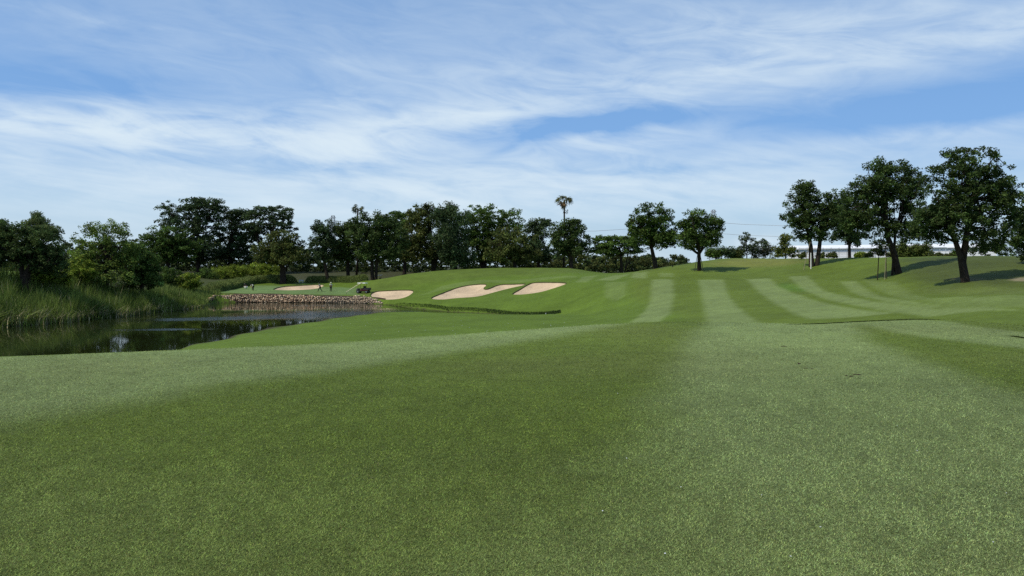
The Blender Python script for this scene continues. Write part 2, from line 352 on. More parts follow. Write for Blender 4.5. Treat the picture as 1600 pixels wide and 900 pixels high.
NEAR_L = np.array([(-40, 4.6), (-12, 6.2), (-6.6, 7.1), (-5.2, 7.85), (-4.1, 9.85), (-2.6, 12.4), (.4, 16.4), (3.2, 21), (4, 24), (.5, 19.6), (-2.6, 17.9), (-6, 15.8), (-9, 14), (-14, 12.8), (-40, 12)])
ZN.append((NEAR_L, LT, .5, .95))
NEAR_C = np.array([(-.9, 0), (-.2, 2.8), (.35, 4.0), (1.0, 6), (1.95, 9.4), (3.4, 15), (5.2, 21), (7, 27), (14, 27), (9.2, 20.5), (7.7, 16.7), (6.9, 13.2), (6.4, 10.4), (6.3, 8.2), (7, 6.5), (9, 4), (9, 0)])
ZN.append((NEAR_C, LT, .42, .93))
ZN.append((np.array([(-20, 0), (-20, 7.2), (-4, 6.0), (0, 5.6), (2, 5.0), (2, 0)]), (.125, .165, .045), 1.8, .55))  # paler, greyer turf colour close to the camera
def vnoise(X, Y, s, seed=0):
    r = np.random.default_rng(100+seed); t = r.random((64, 64)); x = X/s; y = Y/s
    xi = np.floor(x).astype(int); yi = np.floor(y).astype(int); a = smooth(x-xi); b = smooth(y-yi)
    g = lambda i, j: t[i % 64, j % 64]
    return (g(xi, yi)*(1-a)+g(xi+1, yi)*a)*(1-b)+(g(xi, yi+1)*(1-a)+g(xi+1, yi+1)*a)*b
def turf(X, Y, Z=None):
    c = np.empty(X.shape+(3,)); c[:] = DK
    wob = (vnoise(X, Y, 1.3, 1)-.5)*.5+(vnoise(X, Y, .35, 2)-.5)*.25
    for poly, col, soft, amt in ZN:
        if soft < .6: soft = soft*(1+3.2*np.exp(-np.maximum(Y-3, 0)/3.2)); s = sdist(X, Y, poly, 4.5)
        else: s = sdist(X, Y, poly, soft*2+.5)
        w = (smooth((s+wob*soft)/(soft*2)+.5)*amt)[..., None]; c = c*(1-w)+np.array(col)*w
    # behind the crests: rough and dry ground below the trees, their shade put into its colour
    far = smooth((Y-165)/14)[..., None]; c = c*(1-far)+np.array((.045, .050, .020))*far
    n = vnoise(X, Y, 6, 3)*.5+vnoise(X, Y, 1.7, 4)*.3+vnoise(X, Y, .5, 5)*.2-.5
    c = c*(1+.35*n[..., None])
    y_ = (vnoise(X, Y, 3.1, 6)-.55)*smooth((30-Y)/15+.3); y_ = np.clip(y_, 0, 1)[..., None]
    c = c*(1-y_*.4)+np.array((.13, .13, .05))*y_*.4
    return c

# bunkers (outlines measured on the ground)
BUNK = [
    dict(pts=[(424, 452.5), (440, 447.6), (470, 446), (495, 444.6), (508, 444.8), (503, 449), (490, 452.6), (460, 454), (436, 454)], dmin=135,
         label='small pale sand bunker on the green behind the stone wall, left of the walking people'),
    dict(pts=[(577, 462), (584, 455.5), (605, 454), (640, 452.6), (648, 455), (640, 462), (628, 467), (605, 469), (588, 467)], dmin=126,
         label='rounded sand bunker on the slope at the right end of the stone wall'),
    dict(pts=[(669, 467), (690, 458.5), (715, 449), (735, 445), (758, 443.4), (761, 446), (754, 451), (762, 452.5), (778, 444.6), (800, 444), (822, 443), (820, 446), (795, 451), (765, 459), (745, 464.5), (715, 466), (690, 469)], dmin=108,
         label='largest sand bunker, notched at its upper edge, left of the slanting one on the slope'),
    dict(pts=[(799, 459.5), (815, 451), (828, 442.5), (840, 441), (870, 441), (888, 442), (880, 446), (865, 451), (845, 457), (820, 460.5), (804, 461)], dmin=106,
         label='slanting narrow sand bunker furthest to the right on the slope')]
for b in BUNK:
    b['w'] = wpoly(rounded(b['pts'], 2), b['dmin'], 175)

def build_ground():
    th = np.radians(np.concatenate((np.linspace(-180, -60, 24)[:-1], np.linspace(-60, -37, 36)[:-1], np.linspace(-37, 37, 490), np.linspace(37, 60, 36)[1:], np.linspace(60, 180, 24)[1:-1])))
    r = [.4]; 
    while r[-1] < 5500:
        x = r[-1]
        st = max(.05, .017*x) if x < 30 else .55 if x < 92 else .5 if x < 170 else 2.5 if x < 270 else .12*x
        r.append(x+st)
    r = np.array(r); nr, n = len(r), len(th)
    # inside the view rings run along lines of equal distance ahead
    f = 1/np.maximum(np.cos(th), math.cos(math.radians(45)))
    R = r[:, None]*f[None, :]
    X = R*np.sin(th)[None, :]; Y = R*np.cos(th)[None, :]
    Z = terr(X, Y)
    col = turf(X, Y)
    col = col*(1-.40*smooth((17-Y)/13)*smooth((20-np.abs(X))/6))[..., None]      # turf colour darkened between the near blades
    for b in BUNK:
        s = sdist(X, Y, b['w'], 2.0)
        Z = Z-.95*smooth((s+.12)/.35)
        w = smooth((s+.3)/.2)[..., None]; col = col*(1-w)+np.array((.10, .09, .05))*w
    sh = smooth((WATER+.08-Z)/.08)[..., None]; col = col*(1-sh)+np.array((.045, .038, .02))*sh     # muddy margin
    V = np.stack((X, Y, Z), -1).reshape(-1, 3); V = np.vstack((V, [[0, 0, float(terr(0.0, 0.4))]]))
    i = np.arange(nr-1)[:, None]*n; j = np.arange(n)[None, :]; j2 = (j+1) % n
    q4 = np.stack((i+j, i+n+j, i+n+j2, i+j2), -1).reshape(-1, 4)[:, ::-1]
    cidx = len(V)-1; t3 = np.stack((np.full(n, cidx), np.arange(n), (np.arange(n)+1) % n), -1)[:, ::-1]
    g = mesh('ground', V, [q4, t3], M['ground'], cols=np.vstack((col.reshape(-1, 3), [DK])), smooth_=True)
    tag(g, kind='structure', label='rolling mown golf fairway with pale and dark mowing bands')
build_ground()

# water with calm dark parts and wind ripples
def build_water():
    m = bpy.data.materials.new('pond_water'); m.use_nodes = True; t = m.node_tree; n = t.nodes; l = t.links
    b = n['Principled BSDF']; b.inputs['Base Color'].default_value = (.012, .017, .005, 1); b.inputs['Roughness'].default_value = .03; b.inputs['IOR'].default_value = 1.33
    g = n.new('ShaderNodeNewGeometry')
    mp = n.new('ShaderNodeMapping'); mp.inputs['Scale'].default_value = (.9, 1.5, 1); l.new(g.outputs['Position'], mp.inputs[0])
    x = n.new('ShaderNodeTexNoise'); x.inputs['Scale'].default_value = 2.2; x.inputs['Detail'].default_value = 4; l.new(mp.outputs[0], x.inputs['Vector'])
    mp2 = n.new('ShaderNodeMapping'); mp2.inputs['Scale'].default_value = (.025, .085, 1); mp2.inputs['Location'].default_value = (1.7, .35, 0); l.new(g.outputs['Position'], mp2.inputs[0])
    y = n.new('ShaderNodeTexNoise'); y.inputs['Scale'].default_value = 1; y.inputs['Detail'].default_value = 3; l.new(mp2.outputs[0], y.inputs['Vector'])
    # breeze lane: a long patch of ripples out in the middle of the pond
    s = n.new('ShaderNodeSeparateXYZ'); l.new(g.outputs['Position'], s.inputs[0])
    def mm(op, a, c=None):
        k = n.new('ShaderNodeMath'); k.operation = op
        for i, v in enumerate((a, c)):
            if v is None: continue
            if isinstance(v, (int, float)): k.inputs[i].default_value = v
            else: l.new(v, k.inputs[i])
        return k.outputs[0]
    def lane(cx, cy, rx, ry, sl):
        dx = mm('SUBTRACT', s.outputs[0], cx); dyy = mm('SUBTRACT', mm('SUBTRACT', s.outputs[1], cy), mm('MULTIPLY', dx, sl))
        qq = mm('ADD', mm('POWER', mm('ABSOLUTE', mm('DIVIDE', dx, rx)), 2.0), mm('POWER', mm('ABSOLUTE', mm('DIVIDE', dyy, ry)), 2.0))
        return mm('EXPONENT', mm('MULTIPLY', qq, -1.0))
    w = mm('ADD', mm('ADD', lane(-23, 105, 10, 6.5, .3), lane(-38, 95, 9, 2.6, .35)), mm('ADD', lane(-36.5, 79, 3.0, 1.0, .1), mm('MULTIPLY', lane(-34, 127, 22, 5, 0), .12)))
    k = mm('MULTIPLY', w, mm('ADD', mm('MULTIPLY', y.outputs['Fac'], 2.6), -.1))
    k = mm('MAXIMUM', k, 0.0); l.new(mm('ADD', mm('MULTIPLY', mm('MINIMUM', k, 1.0), .10), .04), b.inputs['Roughness']); k = mm('MINIMUM', mm('ADD', k, .004), 1.0)
    bp = n.new('ShaderNodeBump'); bp.inputs['Distance'].default_value = .12; l.new(k, bp.inputs['Strength']); l.new(x.outputs['Fac'], bp.inputs['Height']); l.new(bp.outputs[0], b.inputs['Normal'])
    xs = np.linspace(-170, 10, 40); ys = np.linspace(34, 137.5, 30)
    X, Y = np.meshgrid(xs, ys); V = np.stack((X, Y, np.full_like(X, WATER)), -1).reshape(-1, 3)
    i = np.arange(29)[:, None]*40; j = np.arange(39)[None, :]
    f = np.stack((i+j, i+j+1, i+41+j, i+40+j), -1).reshape(-1, 4)
    tag(mesh('water', V, f, m), kind='structure', label='dark green pond with wind ripples')
build_water()

# bunkers: sand floor and turf lip
for b in BUNK:
    w = b['w']; n = len(w); c = w.mean(0); z0 = gz(*c)
    root = empty('sand_bunker', (c[0], c[1], z0), label=b['label'], cat='bunker', group='sand bunkers around the green')
    x0, y0 = w.min(0); x1, y1 = w.max(0)
    gx, gy = np.meshgrid(np.arange(x0, x1, .6), np.arange(y0, y1, .6)); gx = gx.ravel()+rng.uniform(-.1, .1, gx.size); gy = gy.ravel()
    s = sdist(gx, gy, w, 1); k = s > .25
    pts = [Vector((float(a), float(e))) for a, e in w]+[Vector((float(a), float(e))) for a, e in zip(gx[k], gy[k])]
    vv, _, ff, *_ = geometry.delaunay_2d_cdt(pts, [(i, (i+1) % n) for i in range(n)], [], 1, 1e-4)
    va = np.array([(v.x, v.y) for v in vv]); sdv = np.abs(sdist(va[:, 0], va[:, 1], w, 3)); 
    zz = terr(va[:, 0], va[:, 1])-.10-.45*smooth(sdv/1.6)+.05*(vnoise(va[:, 0], va[:, 1], 1.1, 9)-.5)
    mesh('sand_floor', np.column_stack((va, zz))-np.array((c[0], c[1], z0)), [tuple(f) for f in ff], M['sand'], root, smooth_=True)
    # lip
    tn = np.roll(w, -1, 0)-np.roll(w, 1, 0); tn /= np.linalg.norm(tn, axis=1)[:, None]; nr_ = np.column_stack((tn[:, 1], -tn[:, 0]))
    if sdist(*(w[:1]+nr_[:1]*.05).T, w, 1)[0] > 0: nr_ = -nr_
    rings = []
    for off, dz in ((.75, .0), (.45, .04), (.12, .07), (-.02, .03), (-.05, -.10), (.02, -.5)):
        p = w+nr_*off; rings.append(np.column_stack((p, terr(p[:, 0], p[:, 1])+dz)))
    V = np.vstack(rings)-np.array((c[0], c[1], z0)); R = len(rings)
    fs = [(r*n+i, r*n+(i+1) % n, (r+1)*n+(i+1) % n, (r+1)*n+i) for r in range(R-1) for i in range(n)]
    cols = np.vstack([turf(r_[:, 0], r_[:, 1]) if k_ < 3 else np.tile((.05, .055, .02), (n, 1)) for k_, r_ in enumerate(rings)])
    mesh('grass_lip', V, fs, M['ground'], root, cols=cols, smooth_=True)

# ------------------------------------------------------------------ foreground grass blades
def build_blades(NB=740000):
    q0, q1 = 1/3.3, 1/24.
    d = 1/(q1+(q0-q1)*rng.random(NB)); u = rng.uniform(-60, 1660, NB)
    # keep to the near side of the first crest
    cr_ = np.interp(u, ug, kd[:, 0])+1.2; k = d < cr_; d = d[k]; u = u[k]; NB = len(d)
    X = (u-800)/F*d; Y = d; Z = terr(X, Y)
    s = (d/5.0)**.55
    th = rng.uniform(0, 2*np.pi, NB); Lh = .019*s*rng.uniform(.5, 1.6, NB); up = .0085*s*rng.uniform(.25, 1.5, NB); w = .0021*s*rng.uniform(.7, 1.5, NB)
    dx, dy = np.cos(th), np.sin(th)
    base = np.stack((X, Y, Z-.001), -1); side = np.stack((-dy*w, dx*w, np.zeros(NB)), -1)
    tip = base+np.stack((dx*Lh, dy*Lh, up), -1)
    V = np.stack((base-side, base+side, tip), 1).reshape(-1, 3)
    c = turf(X, Y)*1.62; br = np.exp(rng.normal(-.03, 1, NB)*np.clip(.42*(5/d)**.7, .12, .46)+.45*(vnoise(X*9/s, Y*9/s, 1.0, 31)-.5))[:, None]
    br = np.minimum(br, 1.9); g_ = c.mean(1)[:, None]*np.array((1.0, 1.2, .70)); c = c*.90+g_*.10; c = c*br; dry = (rng.random(NB) < np.clip(.06*(5/d), 0, .06))[:, None]; c = np.where(dry, c*.5+np.array((.20, .18, .09))*.6, c)
    c *= rng.uniform((.88, .92, .8), (1.12, 1.06, 1.2), (NB, 3))
    C = np.repeat(c, 3, 0)
    f = np.arange(NB*3).reshape(-1, 3)
    tag(mesh('fairway_grass', V, f, M['blade'], cols=C), kind='stuff', label='short mown fairway grass blades in the foreground', cat='grass')
build_blades()

# ------------------------------------------------------------------ trees
def leaves(cent, rad, nl, size, tint, aspect=.55, flat=1.0, var=.25, droop=0.0, clump_t=None):
    """leaf faces scattered through clumps (centres, radii)"""
    k = len(cent); pr = rad**2; pr = pr/pr.sum(); ci = rng.choice(k, nl, p=pr)
    dv = rng.normal(size=(nl, 3)); dv /= np.linalg.norm(dv, axis=1)[:, None]
    rr = rng.random(nl)**.45
    p = cent[ci]+dv*(rad[ci]*rr)[:, None]*np.array((1, 1, flat))
    if droop: p[:, 2] -= droop*rng.random(nl)**2*rad[ci]
    a = rng.normal(size=(nl, 3)); a[:, 2] *= .6
    if droop: a[:, 2] -= 1.2
    a /= np.linalg.norm(a, axis=1)[:, None]
    nn = rng.normal(size=(nl, 3))+np.array((0, 0, 1.0))+dv*.8
    b = np.cross(a, nn); b /= np.linalg.norm(b, axis=1)[:, None]+1e-9
    sz = size*rng.uniform(.6, 1.35, nl)[:, None]
    a *= sz; b *= sz*aspect
    V = np.stack((p-a, p+b, p+a, p-b), 1).reshape(-1, 3)
    ct = np.exp(rng.normal(0, var, k))[ci][:, None]
    c = np.array(tint)*ct*np.exp(rng.normal(0, .22, nl))[:, None]*rng.uniform((.85, .95, .8), (1.2, 1.05, 1.2), (nl, 3))
    return V, np.repeat(c, 4, 0)
TINT = dict(dark=(.052, .086, .023), mid=(.062, .108, .021), green=(.072, .124, .024), olive=(.080, .102, .026), bright=(.17, .23, .030), pale=(.12, .155, .075), teal=(.048, .080, .030))
def clumps_in(ells, d, sc, count, rpx, flat, depth=.8, shell=.5):
    area = np.array([e[2]*e[3] for e in ells], float); area /= area.sum()
    out = []; rad = []
    for e, a in zip(ells, area):
        n = max(2, int(round(count*a)))
        dv = rng.normal(size=(n, 3)); dv /= np.linalg.norm(dv, axis=1)[:, None]; r = rng.random(n)**shell
        o = P(e[0], e[1], d); R = rpx*sc*np.exp(rng.normal(0, .3, n))
        rx = max(e[2]*1.22*sc-.4*rpx*sc, .2); rz = max(e[3]*1.18*sc-.4*rpx*flat*sc, .15)
        out.append(o+dv*r[:, None]*np.array((rx, rx*depth, rz))); rad.append(R)
    return np.vstack(out), np.concatenate(rad)
def limb(mb, a, b, r0, r1, sag=.15, k=6):
    a = np.array(a, float); b = np.array(b, float); m = (a+b)/2; Ld = np.linalg.norm(b-a)
    m = m+rng.normal(size=3)*Ld*.07; m[2] += Ld*sag*(.3 if rng.random() < .3 else -.4)
    pts = [a, a*.5+m*.5+rng.normal(size=3)*Ld*.02, m, m*.5+b*.5+rng.normal(size=3)*Ld*.02, b]
    mb.tube(pts, [r0, r0*.8+r1*.2, (r0+r1)/2, r0*.25+r1*.75, r1], k)
NT = 0
def tree(label, d, trunks, ells, tint='dark', count=60, rpx=9, n=8000, size=.17, flat=.75, cat='tree', name='tree', aspect=.55, var=.25,
         limbs=14, group=None, depth=.8, droop=0.0, shell=.5, lr=1.0):
    """trunks: list of point lists (px, py, radius in m); the first point's py is replaced by the ground"""
    sc = d/F; count = int(count*2.1); rpx *= .74; n = int(n*1.22); size *= .86
    if d >= 160 and name == 'tree' and trunks[0][0][0] < 870:        # the belt: broad crowns that overlap, low boughs
        ells = [(a, b_, c_*1.16, e_) for a, b_, c_, e_ in ells]; count = int(count*1.2); n = int(n*1.12)
        px_ = trunks[0][0][0]
        if 525 < px_ < 860 or 250 < px_ < 430: ells = ells+[(px_+3, 399, 25, 11)]
    b = at(trunks[0][0][0], d) if trunks else at(ells[0][0], d)
    root = empty(name, b, label=label, cat=cat, group=group)
    cent, rad = clumps_in(ells, d, sc, count, rpx, flat, depth, shell)
    mb = MB(); ends = []
    for tr in trunks:
        pts = []
        for i, (px, py, r) in enumerate(tr):
            p = at(px, d) if i == 0 else P(px, py, d)
            if i == 0: p[2] -= .25
            elif i == 0 or True: p[1] += rng.normal()*r*.8
            pts.append(p)
        rs = [t[2] for t in tr]
        # flare at the foot
        pts.insert(1, pts[0]*.9+pts[1]*.1+np.array((0, 0, .12))); rs = [rs[0]*1.35]+[rs[0]*1.02]+rs[1:]
        mb.tube(pts, rs, 9); ends.append((pts, rs))
    if trunks and limbs:
        idx = rng.choice(len(cent), min(limbs, len(cent)), replace=False)
        for i in idx:
            pts, rs = ends[rng.integers(len(ends))] if len(ends) == 1 else min(ends, key=lambda e: abs(e[0][-1][0]-cent[i][0])+rng.random()*.5)
            k = rng.integers(max(1, len(pts)-2), len(pts))
            a = pts[k]; r0 = rs[k]*.6*lr
            limb(mb, a, cent[i], r0, max(.018, r0*.22))
            # a twig or two going on
            for _ in range(2): 
                j = int(np.argmin(np.linalg.norm(cent-cent[i]-rng.normal(size=3)*2*rad[i], axis=1)))
                if j != i: limb(mb, cent[i], cent[j], max(.02, r0*.25), .012, k=4)
    if mb.v: 
        o = mb.build('trunk', M['bark'], root, True); o.data.transform(__import__('mathutils').Matrix.Translation([-float(v) for v in b]))
    V, c = leaves(cent, rad, n, size, TINT[tint] if isinstance(tint, str) else tint, aspect, flat, var, droop)
    mesh('crown', V-b, np.arange(len(V)).reshape(-1, 4), M['leaf'], root, cols=c)
    return root

# right-hand group on the near ridge
tree('largest tree on the right, broad dark crown above a forked trunk on the slope', 60,
     [[(1509, 434, .33), (1508, 410, .28), (1506, 385, .24), (1510, 355, .2), (1514, 320, .13)], [(1507, 418, .22), (1500, 400, .22), (1493, 378, .18), (1482, 350, .12)]],
     [(1515, 262, 48, 34), (1490, 300, 50, 40), (1550, 290, 40, 34), (1470, 335, 44, 36), (1520, 340, 55, 44), (1560, 330, 26, 36), (1462, 362, 30, 16), (1545, 372, 22, 16), (1500, 245, 26, 16), (1448, 345, 24, 22), (1440, 366, 18, 13), (1575, 300, 16, 20)],
     'dark', 380, 9, 40000, .105, .75, limbs=40, shell=.45)
tree('wide crowned tree with a leaning trunk, second from the right on the ridge', 75,
     [[(1404, 412, .34), (1396, 395, .29), (1387, 372, .25), (1382, 345, .2), (1384, 310, .15)], [(1394, 376, .12), (1398, 362, .12), (1403, 345, .09)]],
     [(1400, 278, 40, 25), (1370, 290, 36, 26), (1345, 330, 34, 30), (1410, 320, 36, 36), (1375, 350, 36, 24), (1352, 300, 26, 20), (1425, 300, 18, 34), (1418, 362, 18, 16), (1335, 345, 22, 24), (1390, 262, 30, 14)],
     'dark', 290, 9, 31000, .12, .75, limbs=34, shell=.45)
tree('dark tree with two thin stems and a propping pole, left end of the right group', 96,
     [[(1268, 410, .34), (1267, 385, .26), (1262, 360, .18), (1258, 330, .12)], [(1276, 408, .3), (1279, 385, .24), (1282, 355, .18), (1285, 320, .1)]],
     [(1258, 302, 22, 21), (1250, 330, 28, 22), (1290, 325, 24, 28), (1270, 345, 32, 24), (1240, 348, 20, 12), (1285, 365, 24, 14), (1262, 290, 14, 12), (1300, 330, 14, 26), (1255, 368, 16, 12)],
     'dark', 220, 7, 19000, .14, .75, limbs=26, shell=.5)
tree('small dark tree filling the gap behind the two crowns, its stem thin and short', 104,
     [[(1327, 402, .22), (1327, 385, .18), (1324, 360, .14)]],
     [(1325, 335, 26, 32), (1318, 362, 22, 18), (1335, 370, 18, 14), (1330, 310, 14, 12)], 'teal', 110, 7, 9000, .16, .75, limbs=14)
tree('dark tree at the right edge, its crown reaching down to the grass', 68,
     [[(1625, 420, .4), (1622, 385, .3), (1620, 350, .2)]],
     [(1612, 335, 34, 34), (1600, 365, 22, 26), (1640, 350, 40, 50), (1606, 395, 16, 20)], 'dark', 160, 9, 13000, .12, .75, limbs=16)
# the two round trees left of the gap
tree('round crowned tree with a leaning stem, left of the pair beyond the striped fairway', 117,
     [[(1025, 415, .36), (1021, 400, .3), (1018, 385, .25), (1020, 360, .16)]],
     [(1018, 335, 28, 18), (1005, 355, 24, 20), (1035, 355, 22, 24), (1018, 372, 34, 18), (995, 350, 14, 14), (1045, 375, 14, 14)],
     'mid', 150, 7, 14000, .17, .75, limbs=22)
tree('compact bright topped tree with a straight stem and support poles beyond the fairway', 104,
     [[(1092, 413, .26), (1092, 398, .22), (1092, 380, .18)]],
     [(1090, 342, 22, 16), (1075, 362, 18, 22), (1108, 360, 22, 22), (1092, 375, 34, 16), (1120, 350, 9, 10), (1068, 352, 9, 10)],
     'mid', 150, 7, 14000, .15, .75, limbs=16)
tree('low flat topped spreading tree beside the dip of the fairway', 165,
     [[(972, 418, .36), (970, 400, .26), (968, 388, .2)], [(974, 405, .14), (982, 392, .12)]],
     [(960, 380, 38, 10), (975, 374, 30, 8), (940, 388, 24, 9), (990, 385, 16, 14), (955, 394, 36, 5), (945,373,20,4)], 'green', 110, 7, 9000, .24, .45, limbs=20)
tree('dark round tree standing in front of the tall palm', 163,
     [[(893, 418, .45), (892, 400, .36), (890, 380, .26)]],
     [(890, 362, 26, 18), (880, 378, 20, 14), (905, 380, 18, 18), (868, 372, 8, 18), (893, 390, 26, 8), (893,350,14,8)], 'dark', 110, 8, 11000, .24, .75, limbs=14)
tree('narrow dark tree left of the palm with an uneven crown', 176,
     [[(842, 418, .4), (841, 400, .32), (840, 375, .2)]],
     [(842, 360, 18, 18), (838, 385, 20, 18), (850, 350, 10, 10), (832,352,8,8), (850,400,16,8)], 'teal', 90, 7, 8000, .25, .75, limbs=14)
tree('low bushy tree with a sunlit green top in front of the wide rain tree', 165,
     [[(805, 418, .4), (803, 400, .3), (800, 385, .2)]],
     [(798, 372, 30, 17), (785, 392, 26, 16), (815, 390, 22, 18), (805,400,30,12)], 'olive', 90, 8, 9000, .25, .7, limbs=12)
tree('wide domed rain tree at the middle of the tree line', 190,
     [[(756, 418, .6), (757, 400, .5), (760, 380, .38)], [(756, 405, .35), (745, 385, .3), (738, 365, .2)]],
     [(762, 334, 46, 13), (735, 345, 34, 15), (790, 350, 24, 17), (765, 360, 40, 16), (740, 372, 30, 14), (775, 385, 30, 16)], 'green', 190, 8, 16000, .27, .5, limbs=34)
tree('dense drooping tree, dark with trailing foliage, left of the domed rain tree', 172,
     [[(712, 420, .5), (708, 390, .4), (705, 355, .25)]],
     [(706, 345, 24, 24), (702, 375, 25, 26), (712, 400, 22, 16), (690, 330, 16, 12)], 'teal', 120, 8, 14000, .24, .9, droop=1.0, limbs=12)
tree('tall ragged tree with wispy bare twigs at its top, tallest of the centre', 178,
     [[(678, 421, .55), (676, 390, .42), (672, 355, .3), (668, 325, .14)], [(676, 400, .4), (690, 370, .3), (695, 335, .12)]],
     [(672, 345, 24, 20), (650, 370, 22, 22), (665, 390, 30, 18), (650, 335, 13, 14), (668, 323, 7, 9), (700,328,14,10), (640,395,14,14)], 'olive', 150, 7, 13000, .25, .75, limbs=34)
tree('flat topped tree showing behind the ragged one', 196,
     [[(632, 420, .5), (633, 395, .4), (635, 370, .3)]],
     [(628, 335, 24, 6), (640, 350, 22, 12), (615, 350, 22, 12), (630, 375, 26, 18), (650,337,20,6)], 'green', 90, 8, 9000, .28, .45, limbs=18)
tree('big dark tree with twin trunks standing behind the red cart', 168,
     [[(582, 432, .42), (581, 410, .36), (578, 385, .25)], [(587, 432, .36), (589, 410, .3), (595, 380, .2)]],
     [(585, 348, 26, 17), (570, 370, 26, 20), (605, 372, 26, 22), (590, 392, 36, 14), (555,352,14,10), (610,350,14,12)], 'dark', 160, 8, 16000, .24, .75, limbs=24)
tree('dark tree left of the twin trunked one, its straight stem bare at the foot', 172,
     [[(544, 432, .42), (543, 405, .34), (541, 375, .22)]],
     [(545, 360, 20, 16), (538, 380, 22, 18), (535, 398, 18, 10), (530,358,8,8)], 'dark', 100, 8, 9000, .25, .75, limbs=14)
tree('slender tree with a leaning stem and thin open crown beside the clipped hedge', 168,
     [[(513, 433, .4), (509, 418, .34), (506, 400, .28), (503, 375, .18)]],
     [(497, 355, 8, 14), (510, 360, 11, 15), (500, 378, 15, 12), (505, 395, 16, 12), (516,380,9,10)], 'teal', 100, 6, 7000, .22, .75, limbs=18)
tree('round low tree with a thick short trunk at the end of the yellow green bushes', 165,
     [[(442, 432, .7), (440, 420, .55), (438, 405, .4)]],
     [(440, 380, 26, 18), (425, 396, 26, 16), (455, 395, 20, 18), (440,404,32,9)], 'olive', 130, 7, 12000, .24, .75, limbs=16)
tree('tall open crowned tree, right one of the high trio on the left', 200,
     [[(420, 420, .5), (422, 395, .4), (425, 365, .3)], [(418, 395, .3), (402, 370, .25), (396, 350, .15)]],
     [(410, 335, 24, 12), (440, 337, 20, 12), (425, 352, 32, 12), (400, 360, 18, 12), (448, 355, 10, 12), (428,327,24,5)], 'teal', 130, 6, 10000, .27, .5, limbs=36)
tree('tall tree between the highest tree and the open crowned one', 203,
     [[(358, 420, .5), (360, 390, .4), (362, 365, .25)]],
     [(365, 338, 24, 10), (360, 355, 28, 16), (375, 372, 30, 18), (355, 392, 30, 16), (372,333,20,6)], 'teal', 140, 7, 12000, .28, .55, limbs=26)
tree('highest tree on the left, with a layered umbrella crown', 196,
     [[(310, 420, .55), (309, 395, .45), (307, 365, .35), (305, 340, .2)]],
     [(318, 320, 30, 9), (290, 326, 34, 12), (325, 335, 28, 14), (268, 345, 18, 12), (305, 355, 40, 18), (300, 385, 40, 16), (318,314,22,5), (340,322,10,10)], 'teal', 230, 7, 17000, .27, .5, limbs=46)
tree('low spreading dark tree left of the highest one', 185,
     [[(262, 420, .5), (262, 400, .4), (264, 385, .3)]],
     [(262, 362, 32, 8), (245, 378, 26, 14), (282, 380, 26, 16), (262, 395, 40, 16)], 'mid', 120, 8, 11000, .27, .55, limbs=18)
tree('leafy green tree with foliage down to the reeds', 108,
     [[(165, 440, .4), (165, 410, .32), (165, 385, .22)]],
     [(165, 360, 34, 17), (140, 385, 30, 22), (182, 385, 32, 24), (125, 415, 26, 24), (170, 415, 36, 26), (205, 400, 20, 20), (148,362,16,10), (165, 433, 52, 14), (122, 433, 28, 13)], (.125, .185, .036), 260, 8, 20000, .15, .7, limbs=20)
tree('dark dense tree touching the right of the leafy green one', 112,
     [[(222, 440, .3), (221, 415, .24), (220, 400, .16)]],
     [(222, 400, 22, 18), (215, 422, 22, 20), (232, 428, 18, 16), (222, 441, 30, 12)], 'mid', 120, 7, 12000, .17, .75, limbs=8)
tree('large dark tree with a stout bent trunk at the left edge', 94,
     [[(38, 434, .45), (40, 425, .4), (46, 415, .36), (45, 395, .28)], [(41, 424, .3), (30, 412, .28), (18, 398, .2)]],
     [(20, 375, 36, 24), (60, 378, 36, 22), (30, 398, 50, 18), (80, 400, 26, 22), (-20, 385, 34, 30), (0, 360, 26, 14), (74, 414, 30, 16), (8, 402, 32, 9)], 'dark', 230, 8, 24000, .15, .75, limbs=26)
tree('feathery light green crown rising behind the dark tree at the left edge', 120,
     [[(62, 430, .3), (62, 390, .24), (60, 360, .14)]],
     [(55, 348, 20, 10), (70, 358, 26, 12), (45, 362, 20, 14), (82, 368, 16, 10), (60, 338, 10, 6)], (.115, .16, .055), 90, 7, 8000, .26, .6, aspect=.22, droop=.3, limbs=26)
tree('dark tree top peeking out furthest to the left', 130,
     [[(2, 430, .3), (2, 380, .2)]], [(4, 355, 14, 12), (-14, 362, 18, 16), (14, 362, 12, 10)], 'dark', 50, 7, 4000, .2, .75, limbs=8)
# smaller trees of the middle distance, right gap
tree('thin small tree with twin tops beyond the yellow mound', 150,
     [[(1166, 408, .12), (1167, 392, .1), (1166, 375, .06)], [(1172, 408, .1), (1176, 390, .08), (1182, 378, .05)]],
     [(1166, 372, 10, 9), (1172, 388, 12, 10), (1190, 380, 12, 7), (1160, 392, 9, 8)], (.07, .10, .05), 60, 4, 3200, .17, .8, limbs=14)
tree('greyish twiggy bush tree right of the thin twin topped one', 152,
     [[(1192, 408, .1), (1193, 392, .08)]], [(1186, 394, 16, 10), (1200, 388, 10, 9)], (.10, .11, .075), 50, 5, 2600, .17, .8, limbs=16)
tree('yellow green cone shaped small tree left of the propped tree', 145,
     [[(1227, 408, .14), (1227, 392, .1), (1228, 378, .06)]], [(1228, 374, 9, 11), (1226, 390, 18, 10), (1215, 396, 10, 7), (1240, 394, 9, 8)], (.115, .14, .03), 70, 5, 4200, .17, .75, limbs=8)
tree('spindly sapling tied beside a dark stake under the leaning tree', 74,
     [[(1371, 414, .05), (1373, 400, .04), (1373, 385, .03)]], [(1374, 383, 12, 9), (1368, 392, 8, 6), (1380, 395, 8, 6)], (.045, .07, .025), 40, 4, 1300, .1, .8, limbs=12)
